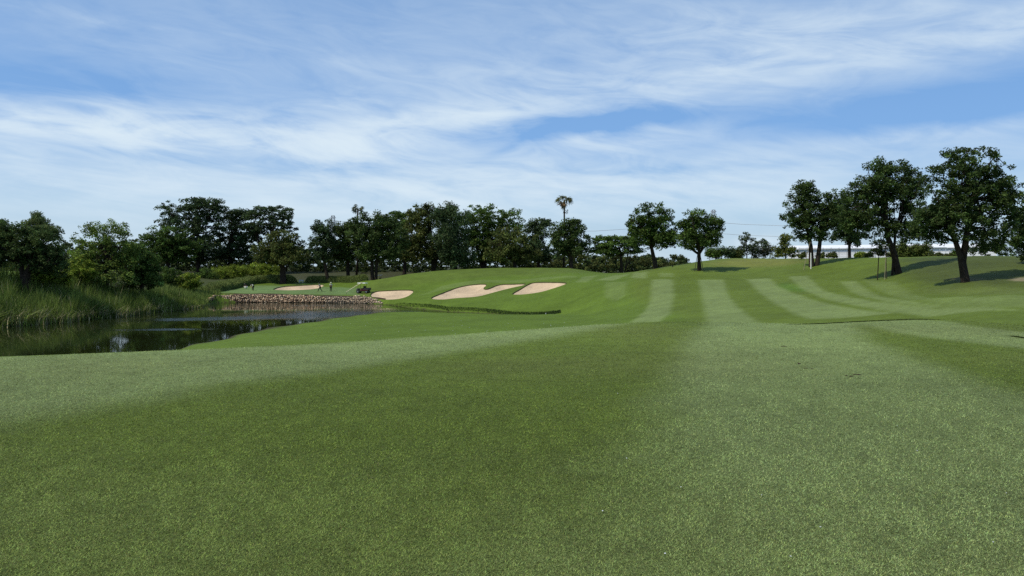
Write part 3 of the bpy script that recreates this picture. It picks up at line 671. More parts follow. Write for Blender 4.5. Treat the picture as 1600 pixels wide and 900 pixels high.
tree('slim sapling poking above the round bush dome', 122,
     [[(1415, 402, .06), (1415, 380, .05), (1415, 366, .03)]], [(1415, 366, 8, 6), (1414, 374, 6, 5)], 'mid', 20, 3, 600, .14, .8, limbs=8)
for (px, lab) in ((1412, 'left half of the clipped looking round bush dome behind the leaning tree'), (1437, 'right half of the round bush dome, lower and darker')):
    tree(lab, 118, [[(px, 404, .1), (px, 398, .08)]], [(px, 391, 19 if px < 1430 else 17, 12 if px < 1430 else 10), (px, 398, 20, 8)], (.085, .115, .026), 80, 5, 5200, .14, .8, cat='bush', name='round_bush', limbs=6, group='bushes behind the ridge')
for px, py, rx, ry, t, lab in ((1345, 399, 8, 3, 'bright', 'tiny bush on the ridge beside the fence'), (1540, 388, 26, 12, 'dark', 'dark bush mass behind the largest tree'), (1575, 385, 22, 16, 'mid', 'bush behind the crown of the edge tree'),
                            (1500, 396, 10, 6, 'mid', 'low bush behind the trunk of the largest tree')):
    tree(lab, 112, [[(px, 405, .06), (px, py, .04)]], [(px, py, rx, ry)], t, 30, 5, 2600, .15, .8, cat='bush', name='bush', limbs=5, group='bushes behind the ridge')
for i, (px, py, rx, ry, t, lab) in enumerate(((1118, 396, 14, 9, 'mid', 'dark green bush right of the compact tree'), (1138, 394, 14, 9, 'teal', 'bluish bush, middle of the low row'),
                            (1152, 398, 10, 7, 'olive', 'olive bush at the right end of the low row'))):
    tree(lab, 140, [[(px, 408, .06), (px, py, .04)]], [(px, py, rx, ry)], t, 30, 5, 2600, .17, .8, cat='bush', name='bush', limbs=5, group='bushes beyond the mound')
for px, w_, lab in ((1282, 9, 'weeds between the two stems and the leaning prop'), (1392, 9, 'weeds around the dark stake behind the leaning tree'), (1482, 13, 'weeds right of the dark metal frame'), (1462, 9, 'weeds under the dark metal frame'), (1252, 7, 'weeds left of the pale leaning prop on the ridge'), (1300, 9, 'low weeds right of the two stemmed tree on the ridge'), (1356, 8, 'low weeds between the thin stemmed tree and the sapling')):
    tree(lab, 108, [[(px, 405, .03), (px, 399, .02)]], [(px, 399.5, w_, 3.5), (px+4, 397, 3, 3)], 'olive', 26, 3, 900, .12, .9, cat='weeds', name='weed_clump', limbs=5, group='weeds on the ridge')
# left bank shrubs and the yellow green row
for px, py, rx, ry, d, t, lab in ((68, 426, 20, 11, 97, 'bright', 'yellow green shrub at the foot of the large dark left tree'),
        (92, 432, 14, 8, 99, 'bright', 'smaller yellow green shrub next to the first one, nearer the leafy tree'),
        (125, 422, 20, 18, 104, 'bright', 'tall light green shrub leaning against the leafy green tree'),
        (262, 432, 16, 12, 136, 'mid', 'darker shrub where the yellow green row begins'),
        (298, 438, 15, 9, 136, 'bright', 'rounded shrub second in the yellow green row'),
        (318, 428, 18, 9, 172, 'green', 'low dark shrub third in the yellow green row'),
        (345, 427, 18, 9, 176, 'bright', 'shrub in the middle of the yellow green row'),
        (373, 424, 17, 9, 178, 'bright', 'shrub right of the middle of the yellow green row'),
        (400, 422, 17, 9, 178, 'bright', 'tallest shrub of the yellow green row, brightest on top'),
        (423, 422, 13, 9, 178, 'bright', 'last shrub at the right end of the yellow green row')):
    zb = 450 if d < 125 else 440
    tree(lab, d, [[(px, zb, .08), (px, py+4, .05)]], [(px, py-2, rx*1.15, ry), (px, py+7, rx*1.15, ry*.8)], t, 50, 4.6, 4600, .15, .8, cat='shrub', name='shrub', limbs=6, group='shrubs along the far bank')

# distant wood closing the gaps low between the trunks
def build_wood():
    cs, rs = [], []
    for px in np.arange(-160, 1075, 2.6):
        for k in range(11):
            d = rng.uniform(205, 235); top = np.interp(px, [-160, 100, 230, 300, 400, 470, 520, 600, 700, 800, 860, 920, 1000, 1075], [382, 386, 376, 370, 370, 384, 376, 356, 352, 364, 384, 398, 402, 408])+4*math.sin(px*.11)+3*math.sin(px*.29)
            py = rng.uniform(top, 425) if k < 8 else rng.uniform(401, 426); cs.append(P(px+rng.uniform(-3, 3), py, d)); rs.append(rng.uniform(2.8, 5.2)*d/F)
    V, c = leaves(np.array(cs), np.array(rs), 128000, .33, (.044, .068, .020), .6, .8, .35)
    o = mesh('distant_wood', V, np.arange(len(V)).reshape(-1, 4), M['leaf'], cols=c)
    tag(o, 'dark wood and undergrowth closing the view behind the tree line', 'wood', kind='stuff')
    cs, rs = [], []
    for px in np.arange(800, 1075, 3.0):
        d = rng.uniform(186, 198); py = rng.uniform(400, 420); cs.append(P(px, py, d)); rs.append(rng.uniform(3, 5)*d/F)
    V, c = leaves(np.array(cs), np.array(rs), 15000, .26, (.085, .105, .03), .3, .9, .35)
    tag(mesh('undergrowth', V, np.arange(len(V)).reshape(-1, 4), M['leaf'], cols=c), 'olive undergrowth beyond the palm and flat topped tree', 'undergrowth', kind='stuff')
build_wood()

# ------------------------------------------------------------------ reeds and rank grass
def blades(name, X, Y, Z, H, Wd, cols, lean, label, cat, segs=3, dirb=None):
    n = len(X); th = rng.uniform(0, 2*np.pi, n); lx = np.cos(th)*lean*H; ly = np.sin(th)*lean*H
    fa = rng.uniform(0, np.pi, n); sx, sy = np.cos(fa), np.sin(fa)
    Vs = []
    for k in range(segs+1):
        t = k/segs; w = Wd*(1-t**1.5)*.5; b = t**2
        cx = X+lx*b; cy = Y+ly*b; cz = Z+H*(t-.35*lean*t**3)
        if k < segs: Vs += [np.stack((cx-sx*w, cy-sy*w, cz), -1), np.stack((cx+sx*w, cy+sy*w, cz), -1)]
        else: Vs += [np.stack((cx, cy, cz), -1)]
    V = np.stack(Vs, 1); m = V.shape[1]; base = np.arange(n)[:, None]*m
    qs = np.concatenate([base+np.array([[2*k, 2*k+1, 2*k+3, 2*k+2]]) for k in range(segs-1)]) if segs > 1 else None
    t3 = base+np.array([[2*segs-2, 2*segs-1, 2*segs]])
    fl = [qs, t3] if qs is not None else [t3]
    o = mesh(name, V.reshape(-1, 3), fl, M['reed'], cols=np.repeat(cols, m, 0))
    return tag(o, label, cat, kind='stuff')
def build_reeds():
    n = 34000; u = rng.uniform(-230, 318, n); t = rng.random(n)
    near = np.interp(u, [-300, 0, 100, 200, 310, 330], [76.5, 82.5, 89.5, 101, 121, 126]); dep = np.interp(u, [-300, 60, 200, 300, 330], [16, 15, 12, 8, 5])
    cl = vnoise(u*.1, t*9, 1.3, 11)*.6+vnoise(u*.3, t*14, 1.0, 13)*.7-.15
    d = near-.8+rng.normal(0, .4, n)+t**1.25*dep; X = (u-800)/F*d; Z = np.maximum(terr(X, d), WATER-.1)
    H = (1.25+1.5*cl+rng.normal(0, .28, n))*np.interp(u, [-300, 60, 150, 240, 280, 318], [1.28, 1.25, 1.05, .95, .62, .42])*np.interp(t, [0, .1, .3, 1], [.55, .85, 1.0, 1.0])
    H = np.clip(H*1.12, .4, 4.6)
    k = np.clip((vnoise(u*.1, d, 1.6, 12)-.5)*1.8+.5, 0, 1)[:, None]; c = np.array((.055, .095, .016))*(1-k)+np.array((.17, .23, .045))*k
    c = c*np.exp(rng.normal(0, .3, n))[:, None]
    dead = (rng.random(n) < np.where(t < .10, .32, .04))[:, None]; c = np.where(dead, np.array((.32, .29, .16))*np.exp(rng.normal(0, .3, n))[:, None], c)
    lean = np.where(t < .12, rng.uniform(.2, 1.0, n), rng.uniform(.05, .4, n))
    blades('reeds', X, d, Z, H, rng.uniform(.05, .11, n), c, lean, 'tall green reeds with pale dead stems on the left bank of the pond', 'reeds', 2)
    # the rough strip between reeds, shrubs and green
    n = 9000; u = rng.uniform(236, 345, n); d = rng.uniform(120, 146, n); X = (u-800)/F*d; Z = terr(X, d); k = Z > WATER+.05
    c = np.array((.14, .19, .045))*np.exp(rng.normal(0, .3, n))[:, None]
    blades('rank_grass', X[k], d[k], Z[k], rng.uniform(.4, 1.0, n)[k], rng.uniform(.05, .1, n)[k], c[k], rng.uniform(.1, .5, n)[k], 'long rank grass between the reeds and the clipped hedge', 'grass', 2)
    # tufts on the bank of the narrow inlet
    line = [(560, 478), (590, 478.5), (640, 481), (700, 486), (760, 488.5), (820, 492), (872, 494)]
    wp = np.array([((a-800)/F*dd, dd) for a, dd in ((588, 131.5), (630, 124.2), (665, 117.5), (700, 111.4), (760, 106.8), (800, 103.5), (845, 100.4), (876, 98.7))])
    n = 9000; s = rng.random(n)**.8; i = s*(len(wp)-1); a = i.astype(int).clip(0, len(wp)-2); f = (i-a)[:, None]
    p = wp[a]*(1-f)+wp[a+1]*f; p[:, 1] += rng.uniform(-.9, .5, n); Z = np.maximum(terr(p[:, 0], p[:, 1]), WATER-.05)
    c = np.array((.045, .075, .018))*np.exp(rng.normal(0, .35, n))[:, None]
    blades('bank_grass', p[:, 0], p[:, 1], Z, rng.uniform(.12, .34, n)*(.28+.55*s), rng.uniform(.03, .07, n), c, rng.uniform(.1, .7, n), 'dark uncut grass along the bank of the narrow inlet below the bunkers', 'grass', 2)
build_reeds()

# clipped ornamental grass hedges
def hedge(label, pts, w, h, n):
    P3 = np.array([at(a, d) for a, d in pts]); m = 60; t = np.linspace(0, len(pts)-1, m); i = t.astype(int).clip(0, len(pts)-2); f = (t-i)[:, None]
    C = P3[i]*(1-f)+P3[i+1]*f
    for _ in range(4): C[1:-1] = (C[:-2]+2*C[1:-1]+C[2:])/4
    C[:, 2] = terr(C[:, 0], C[:, 1]); tn = np.gradient(C[:, :2], axis=0); tn /= np.linalg.norm(tn, axis=1)[:, None]; nn = np.column_stack((-tn[:, 1], tn[:, 0]))
    root = empty('hedge', C[m//2], label=label, cat='hedge', group='clipped ornamental grass hedges round the green'); V = []; K = 13
    endf = np.sqrt(np.clip(np.minimum(np.arange(m), np.arange(m)[::-1])/4.0, .02, 1))
    for a in range(m):
        for k in range(K):
            an = math.pi*k/(K-1); o = math.cos(an)*w*endf[a]; z = math.sin(an)**.6*h*endf[a]*(1+.06*math.sin(a*.9+k))
            x, y = C[a, :2]+nn[a]*o; V.append((x, y, gz(x, y)-.05+z))
    V = np.array(V); f4 = np.array([(a*K+k, a*K+k+1, (a+1)*K+k+1, (a+1)*K+k) for a in range(m-1) for k in range(K-1)])
    cols = np.tile((.06, .085, .022), (len(V), 1))
    o = mesh('hedge_body', V-C[m//2], f4, M['leaf'], root, cols=cols, smooth_=True)
    fi = rng.integers(0, len(f4), n); a, b = rng.random((2, n, 1)); p = (V[f4[fi, 0]]*(1-a)+V[f4[fi, 1]]*a)*(1-b)+(V[f4[fi, 3]]*(1-a)+V[f4[fi, 2]]*a)*b
    up = np.zeros((n, 3)); up[:, 2] = rng.uniform(.12, .34, n); up[:, :2] = rng.normal(0, .12, (n, 2)); sd = rng.normal(0, .045, (n, 3)); sd[:, 2] = 0
    LV = np.stack((p-sd, p+sd, p+up), 1).reshape(-1, 3)
    c = np.repeat(np.array((.17, .21, .06))*np.exp(rng.normal(0, .28, n))[:, None], 3, 0)
    g = mesh('foliage', LV-C[m//2], np.arange(n*3).reshape(-1, 3), M['leaf'], root, cols=c); g['kind'] = 'stuff'
hedge('long clipped hedge curling round the left side of the green', [(327, 140), (345, 146), (365, 155), (385, 163), (410, 167), (440, 168), (464, 168)], 1.6, 1.55, 14000)
hedge('straight lower hedge behind the walking people', [(477, 168), (500, 169), (530, 168), (555, 166), (574, 164)], 1.0, 1.25, 10000)

# small pale slab between the hedges
p = at(470.5, 168.5); r = empty('stone_bench', p, label='low pale stone bench in the gap between the two hedges', cat='bench')
mb = MB(); mb.box((0, 0, .45), (.55, .2, .15)); mb.build('seat', M['conc'], r)
for s in (-.36, .36):
    mb = MB(); mb.box((s, 0, .2), (.09, .17, .25)); mb.build('leg', M['conc'], r)

# ------------------------------------------------------------------ dry stone wall at the water
def build_wall():
    knots = [(322, 131, -4.4), (337, 136.8, -3.55), (360, 137.6, -3.55), (400, 138.2, -3.58), (470, 137, -3.75), (520, 136, -4.05), (545, 135.6, -3.9), (560, 135, -3.75), (575, 134, -3.9), (590, 132.6, -4.4), (601, 130.5, -4.95)]
    ku = np.array([k[0] for k in knots]); kdd = np.array([k[1] for k in knots]); kt = np.array([k[2] for k in knots])
    us = np.arange(323, 601, 2.1); d = np.interp(us, ku, kdd); top = np.interp(us, ku, kt); X = (us-800)/F*d
    c = (X[len(X)//2], d[len(X)//2], WATER); root = empty('stone_wall', c, label='reddish dry stone retaining wall along the far edge of the pond', cat='wall')
    # earth core
    V = []; 
    for x, y, z in zip(X, d, top):
        V += [(x, y-.35, WATER-.6), (x, y-.10, z-.22), (x, y+.5, z-.12), (x, y+1.6, gz(x, y+1.6)+.02)]
    V = np.array(V)-np.array(c); f = np.array([(4*i+k, 4*i+4+k, 4*i+5+k, 4*i+1+k) for i in range(len(us)-1) for k in range(3)])
    mesh('wall_core', V, f, M['mortar'], root)
    # stones: rounded boulders in five uneven courses
    ico = []; t = (1+5**.5)/2
    iv = np.array([(-1, t, 0), (1, t, 0), (-1, -t, 0), (1, -t, 0), (0, -1, t), (0, 1, t), (0, -1, -t), (0, 1, -t), (t, 0, -1), (t, 0, 1), (-t, 0, -1), (-t, 0, 1)]); iv = iv/np.linalg.norm(iv[0])
    it = np.array([(0, 11, 5), (0, 5, 1), (0, 1, 7), (0, 7, 10), (0, 10, 11), (1, 5, 9), (5, 11, 4), (11, 10, 2), (10, 7, 6), (7, 1, 8), (3, 9, 4), (3, 4, 2), (3, 2, 6), (3, 6, 8), (3, 8, 9), (4, 9, 5), (2, 4, 11), (6, 2, 10), (8, 6, 7), (9, 8, 1)])
    singles = []
    s = 0; L_ = np.concatenate(([0], np.cumsum(np.hypot(np.diff(X), np.diff(d))))); tot_ = L_[-1]
    row = 0; z = WATER-.12
    while row < 6:
        x = rng.uniform(0, .3)
        while x < tot_:
            wd = rng.uniform(.24, .46); xx = np.interp(x, L_, X); yy = np.interp(x, L_, d); tp = np.interp(x, L_, top)
            zz = z+row*.27+rng.uniform(-.06, .06)
            if zz < tp+.06: singles.append((xx, yy-.30+.035*row+rng.uniform(-.08, .08), zz, wd*.56, rng.uniform(.12, .2), rng.uniform(.13, .19)))
            x += wd
        row += 1
    singles.sort(key=lambda s: -s[3]*s[5])
    def stone_geo(s):
        v = iv*rng.uniform(.78, 1.22, (12, 1)); a = rng.uniform(-.5, .5); R = np.array([[math.cos(a), 0, math.sin(a)], [0, 1, 0], [-math.sin(a), 0, math.cos(a)]])
        v = (v*np.array((s[3], s[4], s[5])))@R.T
        k = rng.random(); col = np.array((.48, .32, .20))*(1-k)+np.array((.58, .45, .30))*k
        if rng.random() < .2: col = np.array((.22, .15, .10))
        if s[2] < WATER+.16: col = col*.35     # wet at the waterline
        if s[0] > -33: col = col*.5+np.array((.33, .29, .22))*.5
        return v, col*math.exp(rng.normal(0, .18))
    rest = singles[300:]
    for s in singles[:300]:
        v, col = stone_geo(s); mesh('stone', v, it, M['stone'], root, cols=np.tile(col, (12, 1)), loc=(s[0]-c[0], s[1]-c[1], s[2]-c[2]))
    Vs, Cs, Fs = [], [], []
    for i, s in enumerate(rest):
        v, col = stone_geo(s); Vs.append(v+np.array(s[:3])-np.array(c)); Cs.append(np.tile(col, (12, 1))); Fs.append(it+12*i)
    o = mesh('rubble', np.vstack(Vs), np.vstack(Fs), M['stone'], root, cols=np.vstack(Cs)); o['kind'] = 'stuff'
build_wall()

# ------------------------------------------------------------------ people (adult joints in metres, facing +X)
def skin_mesh(name, pts, edges, rad, mat_, parent, sub=1):
    me = bpy.data.meshes.new(name); me.from_pydata([tuple(p) for p in pts], edges, []); o = bpy.data.objects.new(name, me); COL.objects.link(o)
    if parent: o.parent = parent
    m = o.modifiers.new('skin', 'SKIN'); m.use_smooth_shade = True
    for i, r in enumerate(rad):
        sv = me.skin_vertices[0].data[i]; sv.radius = (r, r); sv.use_root = (i == 0)
    if sub: s = o.modifiers.new('sub', 'SUBSURF'); s.levels = sub; s.render_levels = sub
    me.materials.append(mat_); return o
def person(label, loc, rz, J, shirt, trousers, hat=None, held=None):
    root = empty('person', loc, rz, label=label, cat='person')
    names = ['pelvis', 'waist', 'chest', 'neck', 'jaw', 'head', 'crown', 'lsh', 'lel', 'lwr', 'lha', 'rsh', 'rel', 'rwr', 'rha', 'lhip', 'lkn', 'lan', 'lto', 'rhip', 'rkn', 'ran', 'rto']
    R = [.13, .12, .15, .055, .065, .095, .07, .065, .045, .032, .036, .065, .045, .032, .036, .095, .06, .045, .04, .095, .06, .045, .04]
    ix = {n: i for i, n in enumerate(names)}; V = [Vector(J[n]) for n in names]
    E = [('pelvis', 'waist'), ('waist', 'chest'), ('chest', 'neck'), ('neck', 'jaw'), ('jaw', 'head'), ('head', 'crown'), ('chest', 'lsh'), ('lsh', 'lel'), ('lel', 'lwr'), ('lwr', 'lha'), ('chest', 'rsh'), ('rsh', 'rel'), ('rel', 'rwr'), ('rwr', 'rha'),
         ('pelvis', 'lhip'), ('lhip', 'lkn'), ('lkn', 'lan'), ('lan', 'lto'), ('pelvis', 'rhip'), ('rhip', 'rkn'), ('rkn', 'ran'), ('ran', 'rto')]
    Ed = [(ix[a], ix[b]) for a, b in E]; Rr = list(R)
    # fingers and thumb
    for s in 'lr':
        w, h = Vector(J[s+'wr']), Vector(J[s+'ha']); f = (h-w).normalized(); sd = f.cross(Vector((1, 0, .01))).normalized(); dn = f.cross(sd)
        for k, (o, ln) in enumerate(((-1.5, .06), (-.5, .075), (.5, .07), (1.5, .055))):
            a = h+sd*o*.018+f*.03; b2 = a+f*ln*.5; c2 = b2+(f*.8+dn*.5)*ln*.5; n = len(V); V += [a, b2, c2]; Rr += [.010, .009, .008]; Ed += [(ix[s+'ha'], n), (n, n+1), (n+1, n+2)]
        a = h+sd*-.035; n = len(V); V += [a, a+(f-sd*.6)*.035]; Rr += [.012, .009]; Ed += [(ix[s+'ha'], n), (n, n+1)]
    skin_mesh('body', V, Ed, Rr, M['skin'], root)
    def sub(nm, keys, edges, grow, m):
        rr = [R[ix[k]]+grow for k in keys]; return skin_mesh(nm, [J[k] for k in keys], [(keys.index(a), keys.index(b)) for a, b in edges], rr, m, root)
    sub('shirt', ['waist', 'chest', 'lsh', 'lel', 'rsh', 'rel'], [('waist', 'chest'), ('chest', 'lsh'), ('lsh', 'lel'), ('chest', 'rsh'), ('rsh', 'rel')], .022, shirt)
    sub('trousers', ['pelvis', 'lhip', 'lkn', 'lan', 'rhip', 'rkn', 'ran'], [('pelvis', 'lhip'), ('lhip', 'lkn'), ('lkn', 'lan'), ('pelvis', 'rhip'), ('rhip', 'rkn'), ('rkn', 'ran')], .022, trousers)
    for s in 'lr': skin_mesh('shoe', [J[s+'an'], (Vector(J[s+'an'])+Vector(J[s+'to']))/2-Vector((0, 0, .02)), J[s+'to']], [(0, 1), (1, 2)], [.05, .052, .045], M['dark'], root)
    hd = Vector(J['head']); up = (Vector(J['crown'])-hd).normalized()
    mb = MB(); K = 12
    if hat:
        vs = []; rg = ((.20, .0), (.19, .015), (.115, .02), (.11, .09), (.06, .125)); 
        a = up.cross(Vector((0, 1, .1))).normalized(); b2 = up.cross(a)
        for r, z in rg:
            for k in range(K): th = 2*math.pi*k/K; vs.append(hd+up*(z+.02)+(a*math.cos(th)+b2*math.sin(th))*r)
        fs = [(r*K+k, r*K+(k+1) % K, (r+1)*K+(k+1) % K, (r+1)*K+k) for r in range(len(rg)-1) for k in range(K)]+[tuple((len(rg)-1)*K+k for k in range(K))]
        mb.add(vs, fs); mb.build('hat', hat, root, True)
    else:
        skin_mesh('hair', [hd-Vector((.02, 0, 0)), hd+up*.07], [(0, 1)], [.102, .082], M['hair'], root)
    return root
STAND = dict(pelvis=(0, 0, .95), waist=(0, 0, 1.12), chest=(.01, 0, 1.33), neck=(.01, 0, 1.47), jaw=(.03, 0, 1.54), head=(.02, 0, 1.61), crown=(.02, 0, 1.68),
    lsh=(0, .18, 1.38), lel=(-.02, .24, 1.12), lwr=(.10, .22, .90), lha=(.14, .21, .84), rsh=(0, -.18, 1.38), rel=(-.02, -.24, 1.12), rwr=(.16, -.16, .98), rha=(.22, -.13, .95),
    lhip=(0, .1, .88), lkn=(.02, .11, .50), lan=(0, .12, .09), lto=(.16, .13, .045), rhip=(0, -.1, .88), rkn=(.02, -.11, .50), ran=(-.01, -.12, .09), rto=(.15, -.13, .045))
WALK = dict(pelvis=(0, 0, .92), waist=(.04, 0, 1.08), chest=(.10, 0, 1.28), neck=(.15, 0, 1.41), jaw=(.20, 0, 1.46), head=(.21, 0, 1.53), crown=(.22, 0, 1.60),
    lsh=(.09, .18, 1.33), lel=(.22, .22, 1.10), lwr=(.38, .20, 1.00), lha=(.45, .18, .98), rsh=(.09, -.18, 1.33), rel=(-.03, -.22, 1.08), rwr=(.0, -.22, .86), rha=(.02, -.21, .79),
    lhip=(0, .1, .86), lkn=(.22, .11, .52), lan=(.36, .11, .10), lto=(.51, .12, .06), rhip=(0, -.1, .86), rkn=(-.06, -.11, .48), ran=(-.36, -.12, .15), rto=(-.24, -.13, .045))
CROUCH = dict(pelvis=(-.15, 0, .42), waist=(-.08, 0, .58), chest=(.10, 0, .76), neck=(.22, 0, .87), jaw=(.29, 0, .90), head=(.31, 0, .96), crown=(.32, 0, 1.03),
    lsh=(.12, .18, .80), lel=(.32, .24, .62), lwr=(.46, .18, .44), lha=(.50, .15, .38), rsh=(.12, -.18, .80), rel=(.32, -.24, .62), rwr=(.50, -.12, .50), rha=(.56, -.09, .46),
    lhip=(-.12, .1, .38), lkn=(.28, .16, .52), lan=(.02, .16, .09), lto=(.17, .18, .045), rhip=(-.12, -.1, .38), rkn=(.28, -.16, .28), ran=(-.12, -.15, .09), rto=(.02, -.16, .045))
BENDY = dict(pelvis=(-.12, 0, .86), waist=(.0, 0, .99), chest=(.24, 0, 1.06), neck=(.38, 0, 1.08), jaw=(.44, 0, 1.06), head=(.49, 0, 1.09), crown=(.54, 0, 1.13),
    lsh=(.26, .18, 1.08), lel=(.36, .22, .84), lwr=(.44, .16, .64), lha=(.47, .14, .58), rsh=(.26, -.18, 1.08), rel=(.36, -.22, .84), rwr=(.48, -.14, .66), rha=(.52, -.11, .61),
    lhip=(-.1, .1, .80), lkn=(.05, .13, .46), lan=(-.02, .14, .09), lto=(.13, .16, .045), rhip=(-.1, -.1, .80), rkn=(.03, -.13, .46), ran=(-.08, -.14, .09), rto=(.07, -.16, .045))
person('person crouching in pale trousers, dark top and dark hat, leftmost on the green', at(384, 149), 2.7, CROUCH, M['cloth_d'], M['cloth_w'], M['dark'])
person('person in dark clothes bending beside the crouching one', at(395, 144.5), -1.9, BENDY, M['cloth_w'], M['cloth_d'], None)
person('person walking left in a grey top and black trousers in front of the small bunker', at(500, 142.5), math.pi+.1, WALK, M['cloth_g'], M['cloth_d'], M['dark'])
person('person standing in a pale green top, dark shorts and hat between walker and cart', at(517, 142.5), 2.0, STAND, M['cloth_y'], M['cloth_d'], M['cloth_y'])

# ------------------------------------------------------------------ carts
def wheel(parent, x, y, r, w=.12):
    K = 18; mb = MB(); vs = []
    for s in (-1, 1):
        for rr in (r, r*.93): 
            for k in range(K): th = 2*math.pi*k/K; vs.append((x+rr*math.cos(th), y+s*w*(.42 if rr == r else .5), r+rr*math.sin(th)))
    fs = []
    for k in range(K):
        k2 = (k+1) % K; fs += [(k, k2, 2*K+k2, 2*K+k), (k, K+k, K+k2, k2), (2*K+k, 2*K+k2, 3*K+k2, 3*K+k)]
    fs += [tuple(range(K, 2*K)), tuple(range(3*K, 4*K))[::-1]]
    mb.add(vs, fs); t = mb.build('wheel', M['black'], parent)
    mb = MB(); mb.tube([(x, y-w*.56, r), (x, y+w*.56, r)], r*.5, 12); mb.build('rim', M['steel'], t)
def utility_cart(label, loc, rz, body, roofc, red=True):
    r = empty('golf_cart', loc, rz, label=label, cat='golf cart')
    for x in (-.82, .85):
        for y in (-.5, .5): wheel(r, x, y, .25 if not red else .28)
    mb = MB(); mb.box((0, 0, .38), (1.2, .46, .08)); mb.box((1.0, 0, .62), (.22, .5, .22), taper=.7, ry=.25); mb.box((.62, 0, .52), (.25, .5, .06)); mb.build('chassis', M['dark'], r)
    mb = MB(); mb.box((-.0, 0, .62), (.32, .54, .2), taper=.96); mb.build('body', body, r)
    mb = MB(); mb.box((.02, 0, .86), (.26, .5, .055), taper=.92); mb.build('seat', M['black'], r)
    mb = MB(); mb.box((-.28, 0, 1.1), (.05, .48, .2), ry=-.12); mb.build('backrest', M['black'], r)
    if red:
        mb = MB()
        for c, h in (((-.82, 0, .66), (.48, .56, .03)), ((-.82, .55, .80), (.48, .025, .17)), ((-.82, -.55, .80), (.48, .025, .17)), ((-1.29, 0, .80), (.025, .55, .17)), ((-.36, 0, .80), (.025, .55, .17))): mb.box(c, h)
        mb.build('cargo_bed', M['dark'], r)
        for y in (-.58, .58):
            mb = MB(); mb.box((-.82, y, .57), (.34, .05, .05)); mb.build('mudguard', M['red'], r)
    else:
        mb = MB(); mb.box((-.75, 0, .62), (.42, .5, .2), taper=.85); mb.build('bag_well', body, r)
    for x, y in ((-.42, -.48), (-.42, .48), (.78, -.48), (.78, .48)):
        mb = MB(); mb.tube([(x+(.12 if x > 0 else 0), y, .55), (x-(.08 if x > 0 else 0), y, 1.82)], .022, 6); mb.build('roof_post', M['black'], r)
    mb = MB(); mb.box((.14, 0, 1.85), (.78, .6, .045), taper=.93); mb.build('roof', roofc, r)
    mb = MB(); mb.tube([(.72, .2, .75), (.48, .2, 1.0)], .02, 6)
    a = Vector((.46, .2, 1.02)); K = 14; mb.tube([a+Vector((.0+math.cos(2*math.pi*k/K)*.02, math.sin(2*math.pi*k/K)*.17, math.cos(2*math.pi*k/K)*.15)) for k in range(K+1)], .014, 5, False)
    mb.build('steering_wheel', M['black'], r)
    for y in (-.32, .32):
        mb = MB(); mb.tube([(1.16, y, .62), (1.21, y, .62)], .07, 10); mb.build('headlight', M['white'], r)
    return r
utility_cart('red utility cart with a pale roof parked on the right of the green', at(567.5, 140), math.pi-.25, M['red'], M['white'])
# the long pale pole leaning from the ground to the cart's roof
a = at(541, 138.5); b2 = at(567.5, 139.6); mb = MB(); mb.tube([a+np.array((0, 0, .45)), (a*.5+b2*.5)+np.array((0, 0, 1.3)), b2+np.array((-.2, -.3, 1.98))], [.06, .07, .07], 8)
root = empty('bamboo_pole', a, label='long pale pole leaning on the roof of the red cart', cat='pole')
o = mb.build('cane', M['bamboo'], root); o.data.transform(__import__('mathutils').Matrix.Translation([-float(v) for v in a]))
for k in range(6):
    t = k/5; c = (a*(1-t)+b2*t)-a+np.array((-.2*t, -.3*t, .45+1.53*t+.08*math.sin(t*3.1))); mb = MB(); mb.tube([c-np.array((.03, 0, .015)), c+np.array((.03, 0, .015))], .095, 8); mb.build('node_ring', M['bamboo'], root)
mb = MB(); mb.tube([(0, 0, -.1), (0, 0, .5)], .03, 6); mb.build('prop', M['darkwood'], root)
utility_cart('golf cart with a white roof half hidden behind the grassy rise', at(592, 172), math.pi-.1, M['white'], M['white'], False)

